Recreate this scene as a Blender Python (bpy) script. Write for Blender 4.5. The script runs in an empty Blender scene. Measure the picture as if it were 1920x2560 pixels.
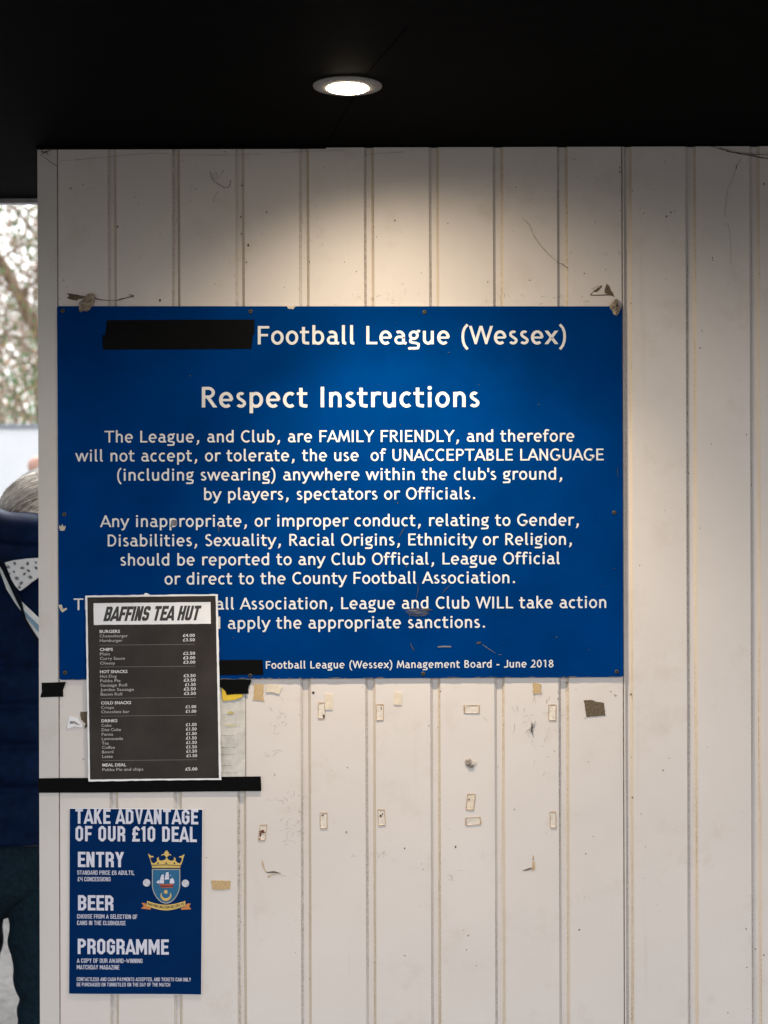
import bpy, bmesh, math, random
from mathutils import Vector, Matrix, noise as mnoise
R = math.radians
sc = bpy.context.scene
COL = sc.collection

# ---------------------------------------------------------------- camera
F = 3911.8                      # focal length in photo pixels (1920 wide)
ROLL = -0.0030
CAM = Vector((0.0, -2.5, 1.42))
RX = Vector((math.cos(ROLL), 0, math.sin(ROLL)))
UP = Vector((-math.sin(ROLL), 0, math.cos(ROLL)))
cam = bpy.data.cameras.new('camera')
cam.sensor_fit = 'HORIZONTAL'; cam.sensor_width = 24; cam.lens = F / 1920 * 24
cam.clip_start = 0.05; cam.clip_end = 600
cam.dof.use_dof = True; cam.dof.focus_distance = 2.5; cam.dof.aperture_fstop = 4.8
co = bpy.data.objects.new('camera', cam); COL.objects.link(co); sc.camera = co
m3 = Matrix((RX, UP, Vector((0, -1, 0)))).transposed()
co.matrix_world = Matrix.Translation(CAM) @ m3.to_4x4()

# ---------------------------------------------------------------- sky, sun, exposure
SUN_EL, SUN_AZ = R(58), R(18)
w = bpy.data.worlds.new('World'); sc.world = w; w.use_nodes = True
nt = w.node_tree; nt.nodes.clear()
sky = nt.nodes.new('ShaderNodeTexSky'); sky.sky_type = 'NISHITA'; sky.sun_disc = False
sky.sun_elevation = SUN_EL; sky.sun_rotation = SUN_AZ
sky.air_density = 1.0; sky.dust_density = 4.0; sky.ozone_density = 1.0
hs = nt.nodes.new('ShaderNodeHueSaturation'); hs.inputs['Saturation'].default_value = 0.16   # overcast: nearly grey
hs.inputs['Value'].default_value = 1.0
bg = nt.nodes.new('ShaderNodeBackground'); bg.inputs['Strength'].default_value = 0.15
wo = nt.nodes.new('ShaderNodeOutputWorld')
nt.links.new(sky.outputs[0], hs.inputs['Color']); nt.links.new(hs.outputs[0], bg.inputs['Color']); nt.links.new(bg.outputs[0], wo.inputs[0])
sl = bpy.data.lights.new('sun', 'SUN'); sl.energy = 0.6; sl.angle = R(25); sl.color = (1, .97, .92)
so = bpy.data.objects.new('sun', sl); COL.objects.link(so)
# direction towards the sun (behind the hut: overcast, only lifts the open ground outside)
sd = Vector((math.sin(SUN_AZ) * math.cos(SUN_EL), math.cos(SUN_AZ) * math.cos(SUN_EL), math.sin(SUN_EL)))
so.rotation_euler = sd.to_track_quat('Z', 'Y').to_euler(); so.location = (0, 0, 12)
vs = sc.view_settings
sc.display_settings.display_device = 'sRGB'
vs.view_transform = 'Standard'; vs.look = 'None'; vs.gamma = 1; vs.use_curve_mapping = False
vs.exposure = 2.06
sc.cycles.use_denoising = True
sc.cycles.max_bounces = 8; sc.cycles.sample_clamp_indirect = 4

LAMP_W = 9.9
SPILL_W = 3.25

# ---------------------------------------------------------------- helpers
def ray(x, y):
    return RX * ((x - 960) / F) + UP * (-(y - 1280) / F) + Vector((0, 1, 0))
def U(x, y, Y):                 # photo pixel -> point on the upright plane at depth Y
    d = ray(x, y); t = Y - CAM.y
    return CAM + d * t
def W(x, y, off=0.0):           # point on the wall, `off` metres proud of its face
    p = U(x, y, 0.0); return Vector((p.x, -off, p.z))

ORG = {}
def thing(name, label, cat, loc=(0, 0, 0), group=None):
    o = bpy.data.objects.new(name, None); COL.objects.link(o)
    o.location = loc; o.empty_display_size = .05
    o['label'] = label; o['category'] = cat
    if group: o['group'] = group
    ORG[o] = Vector(loc); return o
def tag(o, label, cat, group=None):
    o['label'] = label; o['category'] = cat
    if group: o['group'] = group
    return o
def struct(o): o['kind'] = 'structure'; return o

def mesh(name, vs_, fs, mats, parent=None, smooth=False, idx=None, loc=None):
    vs_ = [Vector(v) for v in vs_]
    base = ORG.get(parent, Vector((0, 0, 0))) if parent else Vector((0, 0, 0))
    if loc is None:
        if parent: loc = base.copy()
        else:
            loc = Vector((sum(v.x for v in vs_), sum(v.y for v in vs_), sum(v.z for v in vs_))) / len(vs_)
    loc = Vector(loc)
    me = bpy.data.meshes.new(name)
    me.from_pydata([v - loc for v in vs_], [], fs)
    if not isinstance(mats, (list, tuple)): mats = [mats]
    for m in mats: me.materials.append(m)
    if idx: me.polygons.foreach_set('material_index', idx)
    if smooth: me.polygons.foreach_set('use_smooth', [True] * len(me.polygons))
    me.update()
    o = bpy.data.objects.new(name, me); COL.objects.link(o)
    o.location = loc - base
    if parent: o.parent = parent
    ORG[o] = loc
    return o

class MB:
    """collects shapes into one mesh"""
    def __init__(s): s.v = []; s.f = []; s.i = []
    def add(s, vs_, fs, mi=0):
        n = len(s.v); s.v += [Vector(v) for v in vs_]
        for f in fs: s.f.append([n + k for k in f]); s.i.append(mi)
    def box(s, a, b, mi=0):
        (x0, y0, z0), (x1, y1, z1) = a, b
        s.add([(x0,y0,z0),(x1,y0,z0),(x1,y1,z0),(x0,y1,z0),(x0,y0,z1),(x1,y0,z1),(x1,y1,z1),(x0,y1,z1)],
              [(0,3,2,1),(4,5,6,7),(0,1,5,4),(1,2,6,5),(2,3,7,6),(3,0,4,7)], mi)
    def prism(s, front, back, mi=0):
        n = len(front)
        s.add(list(front) + list(back), [list(range(n))] + [list(range(2*n-1, n-1, -1))] +
              [[k, n+k, n+(k+1) % n, (k+1) % n] for k in range(n)], mi)
    def tube(s, pts, rad, n=6, mi=0, cap=True):
        pts = [Vector(p) for p in pts]
        if not isinstance(rad, (list, tuple)): rad = [rad] * len(pts)
        vs_, fs = [], []
        up = Vector((0.31, 0.2, 0.93))
        for k, p in enumerate(pts):
            t = (pts[min(k+1, len(pts)-1)] - pts[max(k-1, 0)])
            t = t.normalized() if t.length > 1e-9 else Vector((0, 0, 1))
            a = t.cross(up)
            if a.length < 1e-3: a = t.cross(Vector((1, 0, 0)))
            a.normalize(); b = t.cross(a)
            for j in range(n):
                th = 2 * math.pi * j / n
                vs_.append(p + (a * math.cos(th) + b * math.sin(th)) * rad[k])
        for k in range(len(pts) - 1):
            for j in range(n):
                fs.append((k*n+j, k*n+(j+1) % n, (k+1)*n+(j+1) % n, (k+1)*n+j))
        if cap and n > 2:
            fs.append(list(range(n-1, -1, -1))); fs.append(list(range((len(pts)-1)*n, len(pts)*n)))
        s.add(vs_, fs, mi)
    def rings(s, rings, mi=0, cap0=True, cap1=True):
        n = len(rings[0]); vs_ = [p for r in rings for p in r]; fs = []
        for k in range(len(rings) - 1):
            for j in range(n):
                fs.append((k*n+j, k*n+(j+1) % n, (k+1)*n+(j+1) % n, (k+1)*n+j))
        if cap0: fs.append(list(range(n-1, -1, -1)))
        if cap1: fs.append(list(range((len(rings)-1)*n, len(rings)*n)))
        s.add(vs_, fs, mi)
    def build(s, name, mats, parent=None, smooth=False, loc=None):
        return mesh(name, s.v, s.f, mats, parent, smooth, s.i, loc)

# ---------------------------------------------------------------- materials
def _mat(name):
    m = bpy.data.materials.new(name); m.use_nodes = True
    n = m.node_tree.nodes; l = m.node_tree.links; n.clear()
    o = n.new('ShaderNodeOutputMaterial'); b = n.new('ShaderNodeBsdfPrincipled')
    l.new(b.outputs[0], o.inputs[0]); return m, n, l, b
def c4(c): return (c[0], c[1], c[2], 1)
def coords(n, l, sx=1, sy=1, sz=1, kind='Object'):
    tc = n.new('ShaderNodeTexCoord'); mp = n.new('ShaderNodeMapping')
    mp.inputs['Scale'].default_value = (sx, sy, sz); l.new(tc.outputs[kind], mp.inputs[0]); return mp.outputs[0]
def noise(n, l, vec, scale, detail=4, rough=.55):
    t = n.new('ShaderNodeTexNoise'); t.inputs['Scale'].default_value = scale
    t.inputs['Detail'].default_value = detail; t.inputs['Roughness'].default_value = rough
    l.new(vec, t.inputs['Vector']); return t.outputs['Fac']
def ramp(n, l, fac, p0, p1, c0=(0, 0, 0), c1=(1, 1, 1)):
    r = n.new('ShaderNodeValToRGB'); e = r.color_ramp.elements
    e[0].position = p0; e[1].position = p1; e[0].color = c4(c0); e[1].color = c4(c1)
    l.new(fac, r.inputs[0]); return r.outputs[0]
def mix(n, l, fac, a, b, mode='MIX'):
    x = n.new('ShaderNodeMix'); x.data_type = 'RGBA'; x.blend_type = mode
    for s, v in ((x.inputs[0], fac), (x.inputs[6], a), (x.inputs[7], b)):
        if isinstance(v, (int, float)): s.default_value = v
        elif isinstance(v, tuple): s.default_value = c4(v)
        else: l.new(v, s)
    return x.outputs[2]
def bump(n, l, b, fac, strength, dist=.001):
    u = n.new('ShaderNodeBump'); u.inputs['Strength'].default_value = strength; u.inputs['Distance'].default_value = dist
    l.new(fac, u.inputs['Height']); l.new(u.outputs[0], b.inputs['Normal'])
def M(name, col, rough=.6, var=.18, scale=40, bmp=0, metal=0, spec=.5, sxyz=(1, 1, 1), dirt=None, dirt_at=(.55, .75), dscale=25):
    m, n, l, b = _mat(name)
    v = coords(n, l, *sxyz); f = noise(n, l, v, scale)
    lo = tuple(c * (1 - var) for c in col); hi = tuple(min(1, c * (1 + var)) for c in col)
    c = ramp(n, l, f, .3, .7, lo, hi)
    if dirt:
        d = ramp(n, l, noise(n, l, v, dscale, 6, .65), *dirt_at)
        c = mix(n, l, d, c, dirt)
    l.new(c, b.inputs['Base Color']); b.inputs['Roughness'].default_value = rough
    b.inputs['Metallic'].default_value = metal; b.inputs['Specular IOR Level'].default_value = spec
    if bmp: bump(n, l, b, f, bmp)
    return m

WALLC = (.665, .608, .570)
def wall_material(name, tint=WALLC, dirtcol=None, amount=0.0, sz=3):
    m, n, l, b = _mat(name)
    v = coords(n, l, kind='Object')
    big = noise(n, l, v, 3.0, 5, .6)
    c = ramp(n, l, big, .3, .72, tuple(x * .93 for x in tint), tuple(min(1, x * 1.04) for x in tint))
    vs_ = coords(n, l, 55, 10, 1.6)
    st = ramp(n, l, noise(n, l, vs_, 1.0, 5, .6), .64, .95)
    c = mix(n, l, st, c, tuple(x * y for x, y in zip(tint, (.80, .76, .70))))
    # faint grime in cloudy patches
    g = ramp(n, l, noise(n, l, v, 11, 9, .72), .55, .84)
    c = mix(n, l, g, c, tuple(x * y for x, y in zip(tint, (.83, .79, .735))))
    # sparse dark fly specks
    vo = n.new('ShaderNodeTexVoronoi'); vo.inputs['Scale'].default_value = 46; l.new(v, vo.inputs['Vector'])
    sp = ramp(n, l, vo.outputs['Distance'], .045, .075, (1, 1, 1), (0, 0, 0))
    keep = ramp(n, l, noise(n, l, v, 23, 2, .5), .60, .64)
    k = n.new('ShaderNodeMath'); k.operation = 'MULTIPLY'; l.new(sp, k.inputs[0]); l.new(keep, k.inputs[1])
    c = mix(n, l, k.outputs[0], c, (.11, .09, .075))
    if dirtcol:
        vd = coords(n, l, 150, 150, sz)
        d = ramp(n, l, noise(n, l, vd, 1.0, 6, .7), .62 - amount, .85 - amount)
        vd2 = coords(n, l, 260, 260, 260)
        d2 = ramp(n, l, noise(n, l, vd2, 1.0, 3, .6), .35, .6)
        k2 = n.new('ShaderNodeMath'); k2.operation = 'MULTIPLY'; l.new(d, k2.inputs[0]); l.new(d2, k2.inputs[1])
        k2.use_clamp = True
        c = mix(n, l, k2.outputs[0], c, dirtcol)
    l.new(c, b.inputs['Base Color']); b.inputs['Roughness'].default_value = .5
    b.inputs['Specular IOR Level'].default_value = .35
    bump(n, l, b, noise(n, l, v, 420, 3, .6), .12, .0006)
    return m

mWall = wall_material('painted_cladding')
mTrim = wall_material('painted_trim', (.60, .56, .525))
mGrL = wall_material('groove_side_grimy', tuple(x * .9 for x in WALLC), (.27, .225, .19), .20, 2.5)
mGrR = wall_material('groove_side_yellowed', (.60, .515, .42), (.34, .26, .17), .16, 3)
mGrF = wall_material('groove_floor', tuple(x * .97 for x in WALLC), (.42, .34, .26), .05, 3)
mSeam = M('seam_dirt', (.21, .175, .15), .9, .4, 90)
mCeil = None
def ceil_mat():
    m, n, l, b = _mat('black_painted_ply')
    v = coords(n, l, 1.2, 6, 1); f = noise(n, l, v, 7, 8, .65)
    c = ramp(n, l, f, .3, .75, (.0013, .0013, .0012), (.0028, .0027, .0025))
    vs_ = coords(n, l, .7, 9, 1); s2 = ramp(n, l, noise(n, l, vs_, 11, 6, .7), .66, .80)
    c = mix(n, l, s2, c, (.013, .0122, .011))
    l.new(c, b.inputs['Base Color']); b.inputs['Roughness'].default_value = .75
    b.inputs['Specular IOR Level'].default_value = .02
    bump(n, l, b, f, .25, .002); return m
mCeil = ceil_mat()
mBlue = M('sign_blue', (.0, .0312, .152), .45, .16, 7, spec=.0, dirt=(.0, .022, .08), dirt_at=(.66, .80), dscale=38)
mVinyl = M('cream_white_lettering', (.67, .652, .642), .5, .05, 60, dirt=(.55, .50, .44), dirt_at=(.62, .85), dscale=70)
mEdge = M('sign_edge', (.40, .38, .36), .5, .2, 120)
mTape = M('black_cloth_tape', (.0024, .0024, .0024), .55, .3, 260, .5, spec=.06)
mScrew = M('weathered_screw', (.075, .066, .055), .5, .5, 400, .3, metal=.6)
mScrewHole = M('screw_recess', (.012, .011, .010), .8, .2, 300)
mChip = M('bare_chip', (.50, .45, .37), .8, .2, 200)
mScuff = M('brown_scuff', (.06, .05, .04), .8, .5, 160)
mScuffG = M('grey_scuff', (.14, .14, .16), .8, .3, 160)
mPaperW = M('white_paper', (.80, .79, .80), .6, .03, 60)
mMenuBlk = M('printed_charcoal', (.038, .032, .029), .55, .22, 18, spec=.1)
mInk = M('printed_white_text', (.68, .67, .66), .6, .05, 60)
mInkDim = M('printed_grey_text', (.43, .42, .41), .6, .06, 60)
mInkLine = M('printed_rule', (.20, .19, .18), .6, .1, 60)
mHeadTxt = M('printed_black_text', (.035, .03, .028), .6, .1, 60)
mPBlue = M('poster_blue', (.0002, .019, .087), .5, .10, 12, spec=.03)
mPText = M('poster_lettering', (.60, .60, .70), .5, .04, 60)
mGold = M('crest_gold', (.60, .42, .12), .5, .08, 60)
mGoldD = M('crest_dark_gold', (.42, .22, .05), .5, .1, 60)
mOrange = M('crest_orange', (.52, .19, .05), .5, .1, 60)
mRed = M('crest_red', (.38, .07, .03), .5, .1, 60)
mTeal = M('crest_blue_field', (.005, .10, .22), .5, .05, 60)
mCrestDk = M('crest_black', (.015, .013, .012), .6, .1, 60)
mSilver = M('crest_grey_rim', (.30, .30, .30), .5, .05, 60)
mCream = M('aged_foam_pad', (.66, .57, .45), .8, .12, 110, .3)
mPale = M('worn_foam_pad', (.66, .59, .51), .85, .15, 160, .6, dirt=(.30, .23, .16), dirt_at=(.60, .78), dscale=190)
mPadEdge = M('pad_yellow_glue', (.42, .28, .16), .8, .3, 150)
mTan = M('masking_tape_tan', (.50, .35, .18), .8, .2, 500, .5, sxyz=(1.6, 1, .5), dirt=(.25, .16, .07), dirt_at=(.6, .8), dscale=160)
mBrownTape = M('brown_tape_glue', (.115, .085, .052), .9, .45, 330, .6, dirt=(.35, .28, .2), dirt_at=(.64, .72), dscale=240)
mScrap = M('weathered_scrap', (.36, .29, .22), .9, .4, 130, 1, dirt=(.07, .05, .035), dirt_at=(.52, .66), dscale=110)
mRust = M('rust', (.12, .035, .012), .9, .4, 200)
mYellow = M('yellow_scrap', (.66, .44, .02), .6, .12, 90, dirt=(.35, .24, .02), dirt_at=(.6, .8))
mOldPaper = M('weathered_notice', (.60, .57, .525), .5, .06, 30, .2, dirt=(.33, .31, .28), dirt_at=(.42, .80), dscale=34)
mFaint = M('faded_print', (.17, .16, .155), .7, .2, 200)
mFaintY = M('faded_yellow', (.52, .43, .16), .7, .2, 200)
mWeb = M('dusty_cobweb', (.085, .066, .053), .95, .4, 200)
mBezel = M('lamp_bezel', (.31, .295, .27), .55, .12, 160, .2, dirt=(.14, .06, .02), dirt_at=(.58, .66), dscale=70)
mGreyTrim = M('grey_edge_trim', (.22, .21, .205), .6, .15, 40)
mWhiteTrim = M('pale_gutter_lip', (.62, .64, .70), .5, .05, 40)
mHoard = M('white_hoarding', (.88, .89, .91), .5, .03, 6)
mHoardRail = M('grey_rail', (.30, .32, .36), .5, .1, 20)
mBark = M('bark', (.20, .145, .11), .9, .35, 18, .6)
mTwig = M('twig', (.34, .25, .20), .9, .3, 30)
mIvyBark = M('mossy_bark', (.19, .13, .08), .9, .4, 12, .5)
def leafm(name, c):
    m, n, l, b = _mat(name)
    v = coords(n, l); f = noise(n, l, v, 5, 3)
    l.new(ramp(n, l, f, .3, .7, tuple(x * .6 for x in c), tuple(x * 1.45 for x in c)), b.inputs['Base Color'])
    b.inputs['Roughness'].default_value = .6
    tr = n.new('ShaderNodeBsdfTranslucent'); tr.inputs[0].default_value = c4(tuple(x * 1.3 for x in c))
    a = n.new('ShaderNodeMixShader'); a.inputs[0].default_value = .35
    out = [x for x in n if x.type == 'OUTPUT_MATERIAL'][0]
    l.new(b.outputs[0], a.inputs[1]); l.new(tr.outputs[0], a.inputs[2]); l.new(a.outputs[0], out.inputs[0]); return m
mLeafG = leafm('leaf_green', (.075, .15, .06)); mLeafO = leafm('leaf_olive', (.19, .165, .07)); mLeafB = leafm('leaf_brown', (.27, .18, .125))
mSkin = M('skin', (.52, .29, .215), .5, .06, 30)
mJacket = M('navy_jacket', (.0012, .0048, .0205), .6, .4, 60, .5, spec=.20)
mJacket.node_tree.nodes['Principled BSDF'].inputs['Specular Tint'].default_value = (.20, .36, .70, 1)
mJacketDk = M('dark_webbing', (.003, .005, .009), .8, .2, 60, spec=.05)
mJeans = M('dark_jeans', (.0040, .0125, .0205), .85, .4, 120, .4, spec=.1)
mJeanSt = M('jeans_stitch', (.035, .04, .04), .8, .2, 120)
mLining = M('printed_lining', (.52, .53, .54), .8, .05, 60)
mLeafPr = M('dark_leaf_print', (.03, .05, .065), .8, .1, 60)
mStripB = M('strap_blue', (.13, .22, .30), .7, .1, 60)
mStripW = M('strap_white', (.50, .52, .52), .7, .08, 60)
mShoe = M('black_shoe', (.015, .015, .015), .5, .2, 40)
mGreyCoat = M('grey_coat', (.06, .065, .075), .8, .2, 60)
def hair_mat():
    m, n, l, b = _mat('streaked_hair')
    v = coords(n, l, 1, 1, 1, 'Object'); mp = v.node; mp.inputs['Rotation'].default_value = (0, R(-38), 0)
    mp.inputs['Scale'].default_value = (10, 10, 150)
    f = noise(n, l, v, 1.0, 3, .5)
    r = n.new('ShaderNodeValToRGB'); e = r.color_ramp.elements
    e[0].position = .3; e[0].color = (.045, .032, .026, 1); e[1].position = .72; e[1].color = (.52, .44, .36, 1)
    x = r.color_ramp.elements.new(.5); x.color = (.20, .165, .145, 1)
    l.new(f, r.inputs[0]); l.new(r.outputs[0], b.inputs['Base Color']); b.inputs['Roughness'].default_value = .42
    return m
mHair = hair_mat()
def ground_mat():
    m, n, l, b = _mat('gravel_ground')
    v = coords(n, l); f = noise(n, l, v, 30, 10, .75); g = noise(n, l, v, 1.1, 4, .6)
    c = ramp(n, l, f, .3, .7, (.045, .043, .042), (.15, .147, .142))
    c2 = ramp(n, l, g, .45, .62, (.55, .55, .56), (1, 1, 1))
    l.new(mix(n, l, 1.0, c, c2, 'MULTIPLY'), b.inputs['Base Color']); b.inputs['Roughness'].default_value = .9
    bump(n, l, b, f, 1.0, .02); return m
mGround = ground_mat()
def emis(name, col, s):
    m, n, l, b = _mat(name); b.inputs['Base Color'].default_value = c4((.9, .9, .9))
    b.inputs['Emission Color'].default_value = c4(col); b.inputs['Emission Strength'].default_value = s
    # a faint variation over the diffuser
    v = coords(n, l); f = ramp(n, l, noise(n, l, v, 50, 2), 0, 1, tuple(c * .92 for c in col), col)
    l.new(f, b.inputs['Emission Color']); return m
mGlow = emis('lit_diffuser', (1.0, .83, .60), 17.0)

# ---------------------------------------------------------------- ground
g = MB(); N = 24
xs = [-120 + 240 * i / N for i in range(N + 1)]; ys = [-60 + 240 * i / N for i in range(N + 1)]
g.add([(x, y, 0) for y in ys for x in xs], [(j*(N+1)+i, j*(N+1)+i+1, (j+1)*(N+1)+i+1, (j+1)*(N+1)+i) for j in range(N) for i in range(N)])
struct(g.build('ground', mGround, loc=(0, 0, 0)))
mBounceCut = M('bounce_cut_dark', (.055, .053, .052), .9, .35, 60, .6)
g = MB(); g.add([(x, y, .004) for y in (-9, -6, -3, 0, 1.2) for x in (-9, -6, -3, 0, 3, 6, 9)], [(j*7+i, j*7+i+1, (j+1)*7+i+1, (j+1)*7+i) for j in range(4) for i in range(6)])
struct(g.build('bounce_cut_sheet', mBounceCut, loc=(0, 0, .004)))  # unseen dark sheet added to cut ground bounce onto wall and soffit

# ---------------------------------------------------------------- panel wall
ZC = W(960, 367).z              # height of the soffit
XL, XS = W(96.5, 1280).x, W(1553, 1280).x
wall = thing('panel_wall', 'off-white ribbed metal cladding wall under the black soffit, behind the blue sign', 'wall', ((XL + 3) / 2, .12, 0))
grooves = [(270, 292), (429.5, 451), (588.6, 612), (747.7, 774), (909.8, 936), (1072.5, 1098), (1232.7, 1259),
           (1393, 1420), (1555, 1580), (1714, 1741), (1874, 1900)]
while grooves[-1][0] < 5200: grooves.append((grooves[-1][0] + 160.4, grooves[-1][1] + 160.4))
GD = .0042
def sheet(x0, x1, gs, left_open=False):
    prof = [(W(x0, 700).x, 0.0)]; mi = []
    for a, b in gs:
        xa, xb = W(a, 700).x, W(b, 700).x; s = .0045
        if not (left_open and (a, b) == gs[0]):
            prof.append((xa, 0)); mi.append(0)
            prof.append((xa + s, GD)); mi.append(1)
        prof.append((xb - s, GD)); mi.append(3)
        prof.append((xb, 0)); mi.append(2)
    prof.append((W(x1, 700).x, 0)); mi.append(0)
    m = MB(); zs = [0, .5, 1.0, 1.5, ZC - .001]; n = len(prof)
    vs_ = [(x, y, z) for z in zs for x, y in prof]; 
    for k in range(len(zs) - 1):
        for j in range(n - 1):
            m.add([vs_[k*n+j], vs_[k*n+j+1], vs_[(k+1)*n+j+1], vs_[(k+1)*n+j]], [(0, 1, 2, 3)], mi[j])
    return m.build('cladding_sheet', [mWall, mGrL, mGrR, mGrF], wall)
g1 = [g_ for g_ in grooves if g_[0] < 1500]; g2 = [g_ for g_ in grooves if g_[0] > 1500]
sheet(146.0, 1554, g1)
b_ = MB()
sheet(1557, 5300, [(1560, 1580)] + g2[1:])
# dirty lap joint where the two sheets meet
j = MB(); j.box((W(1554, 700).x, .0008, 0), (W(1557, 700).x, .003, ZC - .001)); j.build('lap_joint', mSeam, wall)
j = MB(); j.box((W(143.4, 700).x, .0004, 0), (W(146.0, 700).x, .003, ZC - .001)); j.build('edge_seam', mSeam, wall)
t = MB(); t.box((XL, -.0012, 0), (W(143.4, 700).x, .25, ZC - .001)); t.build('corner_trim', mTrim, wall)
t = MB(); t.box((W(143.4, 700).x + .0005, .006, 0), (W(5300, 700).x, .248, ZC - .001)); t.build('wall_core', mWall, wall)

# ---------------------------------------------------------------- canopy with black soffit
YF = -1.35                      # front edge of the canopy, towards the camera
can = thing('canopy', 'black painted plywood soffit and canopy over the cladding wall', 'canopy', (0, -.4, ZC))
XA, XB = -3.2, 4.2
YB = .403
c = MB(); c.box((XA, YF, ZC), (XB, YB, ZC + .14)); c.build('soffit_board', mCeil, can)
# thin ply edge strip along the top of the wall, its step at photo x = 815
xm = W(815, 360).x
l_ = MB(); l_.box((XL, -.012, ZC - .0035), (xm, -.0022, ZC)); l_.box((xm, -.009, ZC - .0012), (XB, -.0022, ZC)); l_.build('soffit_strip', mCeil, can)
# board joint: a hairline running across the soffit
sj = MB(); sj.tube([(xm, -.012, ZC), (-.02, -.42, ZC + .0002), (.03, -.62, ZC)], .0006, 5); sj.build('board_joint', M('black_gap', (.0006, .0006, .0006), .9, .2, 30, spec=.0), can)
e = MB(); e.box((XA, YB + .001, ZC - .007), (XB, YB + .006, ZC + .14)); e.build('fascia_trim', mGreyTrim, can)
e = MB(); e.box((XA, YB + .031, ZC - .0034), (XB, YB + .042, ZC + .09)); e.build('gutter_lip', mWhiteTrim, can)
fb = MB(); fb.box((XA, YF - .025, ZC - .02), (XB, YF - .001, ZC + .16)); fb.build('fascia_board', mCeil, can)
rf = MB(); rf.box((XA - .03, YF - .06, ZC + .162), (XB + .03, YB + .1, ZC + .19)); rf.build('roof_sheet', mGreyTrim, can)

# ---------------------------------------------------------------- recessed downlight
dv = (ZC - CAM.z) / ((1280 - 214) / F)
LX = (872 - 960) / F * dv; LY = CAM.y + dv
dl = thing('recessed_downlight', 'round lit downlight with a rust flecked grey bezel in the black soffit', 'downlight', (LX, LY, ZC))
def ringpts(r, z, n=48): return [Vector((LX + r * math.cos(2*math.pi*k/n), LY + r * math.sin(2*math.pi*k/n), z)) for k in range(n)]
b_ = MB(); b_.rings([ringpts(.0473, ZC - .0002), ringpts(.0468, ZC - .0016), ringpts(.040, ZC - .0030), ringpts(.031, ZC - .0040), ringpts(.0285, ZC - .0036), ringpts(.0280, ZC - .0002)], 0, False, False)
b_.build('bezel', mBezel, dl, True)
d_ = MB(); d_.rings([ringpts(.0279, ZC - .0030), ringpts(.0262, ZC - .0052), ringpts(.020, ZC - .0064), ringpts(.010, ZC - .0070), ringpts(.003, ZC - .0071)], 0, False, True)
d_.build('diffuser', mGlow, dl, True)
# the lamp's own optics: a broad reflector lobe and a tight lens lobe, both leaning at the wall
for nm_, pw_, an_, bl_ in (('reflector_lobe', SPILL_W, 138, 1.0), ('lens_lobe', LAMP_W, 82, 1.0)):
    lp = bpy.data.lights.new(nm_, 'SPOT'); lp.energy = pw_; lp.color = (1.0, .84, .63)
    lp.spot_size = R(an_); lp.spot_blend = bl_; lp.shadow_soft_size = .014
    lo = bpy.data.objects.new(nm_, lp); COL.objects.link(lo); lo.parent = dl; lo.location = (0, 0, -.022)
    lo.rotation_euler = Vector((-.19, -.30, 1)).to_track_quat('Z', 'Y').to_euler()

# ---------------------------------------------------------------- flat print helpers
class Flat:
    """flat shapes drawn in 2-D and laid on a surface through the map `mp(x, y, dz)`"""
    def __init__(s, mp, dz=0.0): s.mp = mp; s.m = MB(); s.dz = dz; s.k = 0
    def lift(s): s.k += 1; return s.dz + .00002 * (s.k % 9)
    def poly(s, pts, mi=0, dz=None):
        d = s.lift() if dz is None else dz
        s.m.add([s.mp(x, y, d) for x, y in pts], [list(range(len(pts)))], mi)
    def stroke(s, pts, w, mi=0, closed=False, clip=None, dz=None, tf=None):
        d = s.lift() if dz is None else dz
        for q in strips(pts, w, closed):
            if clip: q = clip_y(q, *clip)
            if len(q) < 3: continue
            if tf: q = [tf(*p) for p in q]
            s.m.add([s.mp(x, y, d) for x, y in q], [list(range(len(q)))], mi)
    def build(s, name, mats, parent=None): return s.m.build(name, mats, parent)
def strips(pts, w, closed=False):
    ws = w if isinstance(w, (list, tuple)) else [w] * len(pts)
    n = len(pts); L, Rr = [], []
    for i in range(n):
        p = pts[i]
        a = pts[(i - 1) % n] if (closed or i > 0) else None
        b = pts[(i + 1) % n] if (closed or i < n - 1) else None
        def nrm(u, v):
            dx, dy = v[0]-u[0], v[1]-u[1]; q = math.hypot(dx, dy) or 1e-9
            return (-dy/q, dx/q)
        if a is None: nx, ny = nrm(p, b); k = 1
        elif b is None: nx, ny = nrm(a, p); k = 1
        else:
            n1, n2 = nrm(a, p), nrm(p, b); nx, ny = n1[0]+n2[0], n1[1]+n2[1]; q = math.hypot(nx, ny)
            if q < 1e-6: nx, ny = n1; k = 1
            else:
                nx /= q; ny /= q; k = 1 / max(.3, nx*n1[0] + ny*n1[1])
        h = ws[i] / 2 * k
        L.append((p[0]+nx*h, p[1]+ny*h)); Rr.append((p[0]-nx*h, p[1]-ny*h))
    out = []
    for i in range(n if closed else n - 1):
        k = (i + 1) % n; out.append([L[i], L[k], Rr[k], Rr[i]])
    return out
def clip_y(poly, lo, hi):
    for lim, sgn in ((lo, 1), (hi, -1)):
        out = []
        for i in range(len(poly)):
            p, q = poly[i], poly[(i+1) % len(poly)]
            a, b = (p[1]-lim)*sgn, (q[1]-lim)*sgn
            if a >= 0: out.append(p)
            if (a < 0) != (b < 0):
                t = a / (a - b); out.append((p[0]+(q[0]-p[0])*t, p[1]+(q[1]-p[1])*t))
        poly = out
        if not poly: break
    return poly
def arc(cx, cy, rx, ry, a0, a1, n=14):
    return [(cx + rx*math.cos(R(a0+(a1-a0)*k/n)), cy + ry*math.sin(R(a0+(a1-a0)*k/n))) for k in range(n + 1)]

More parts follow.
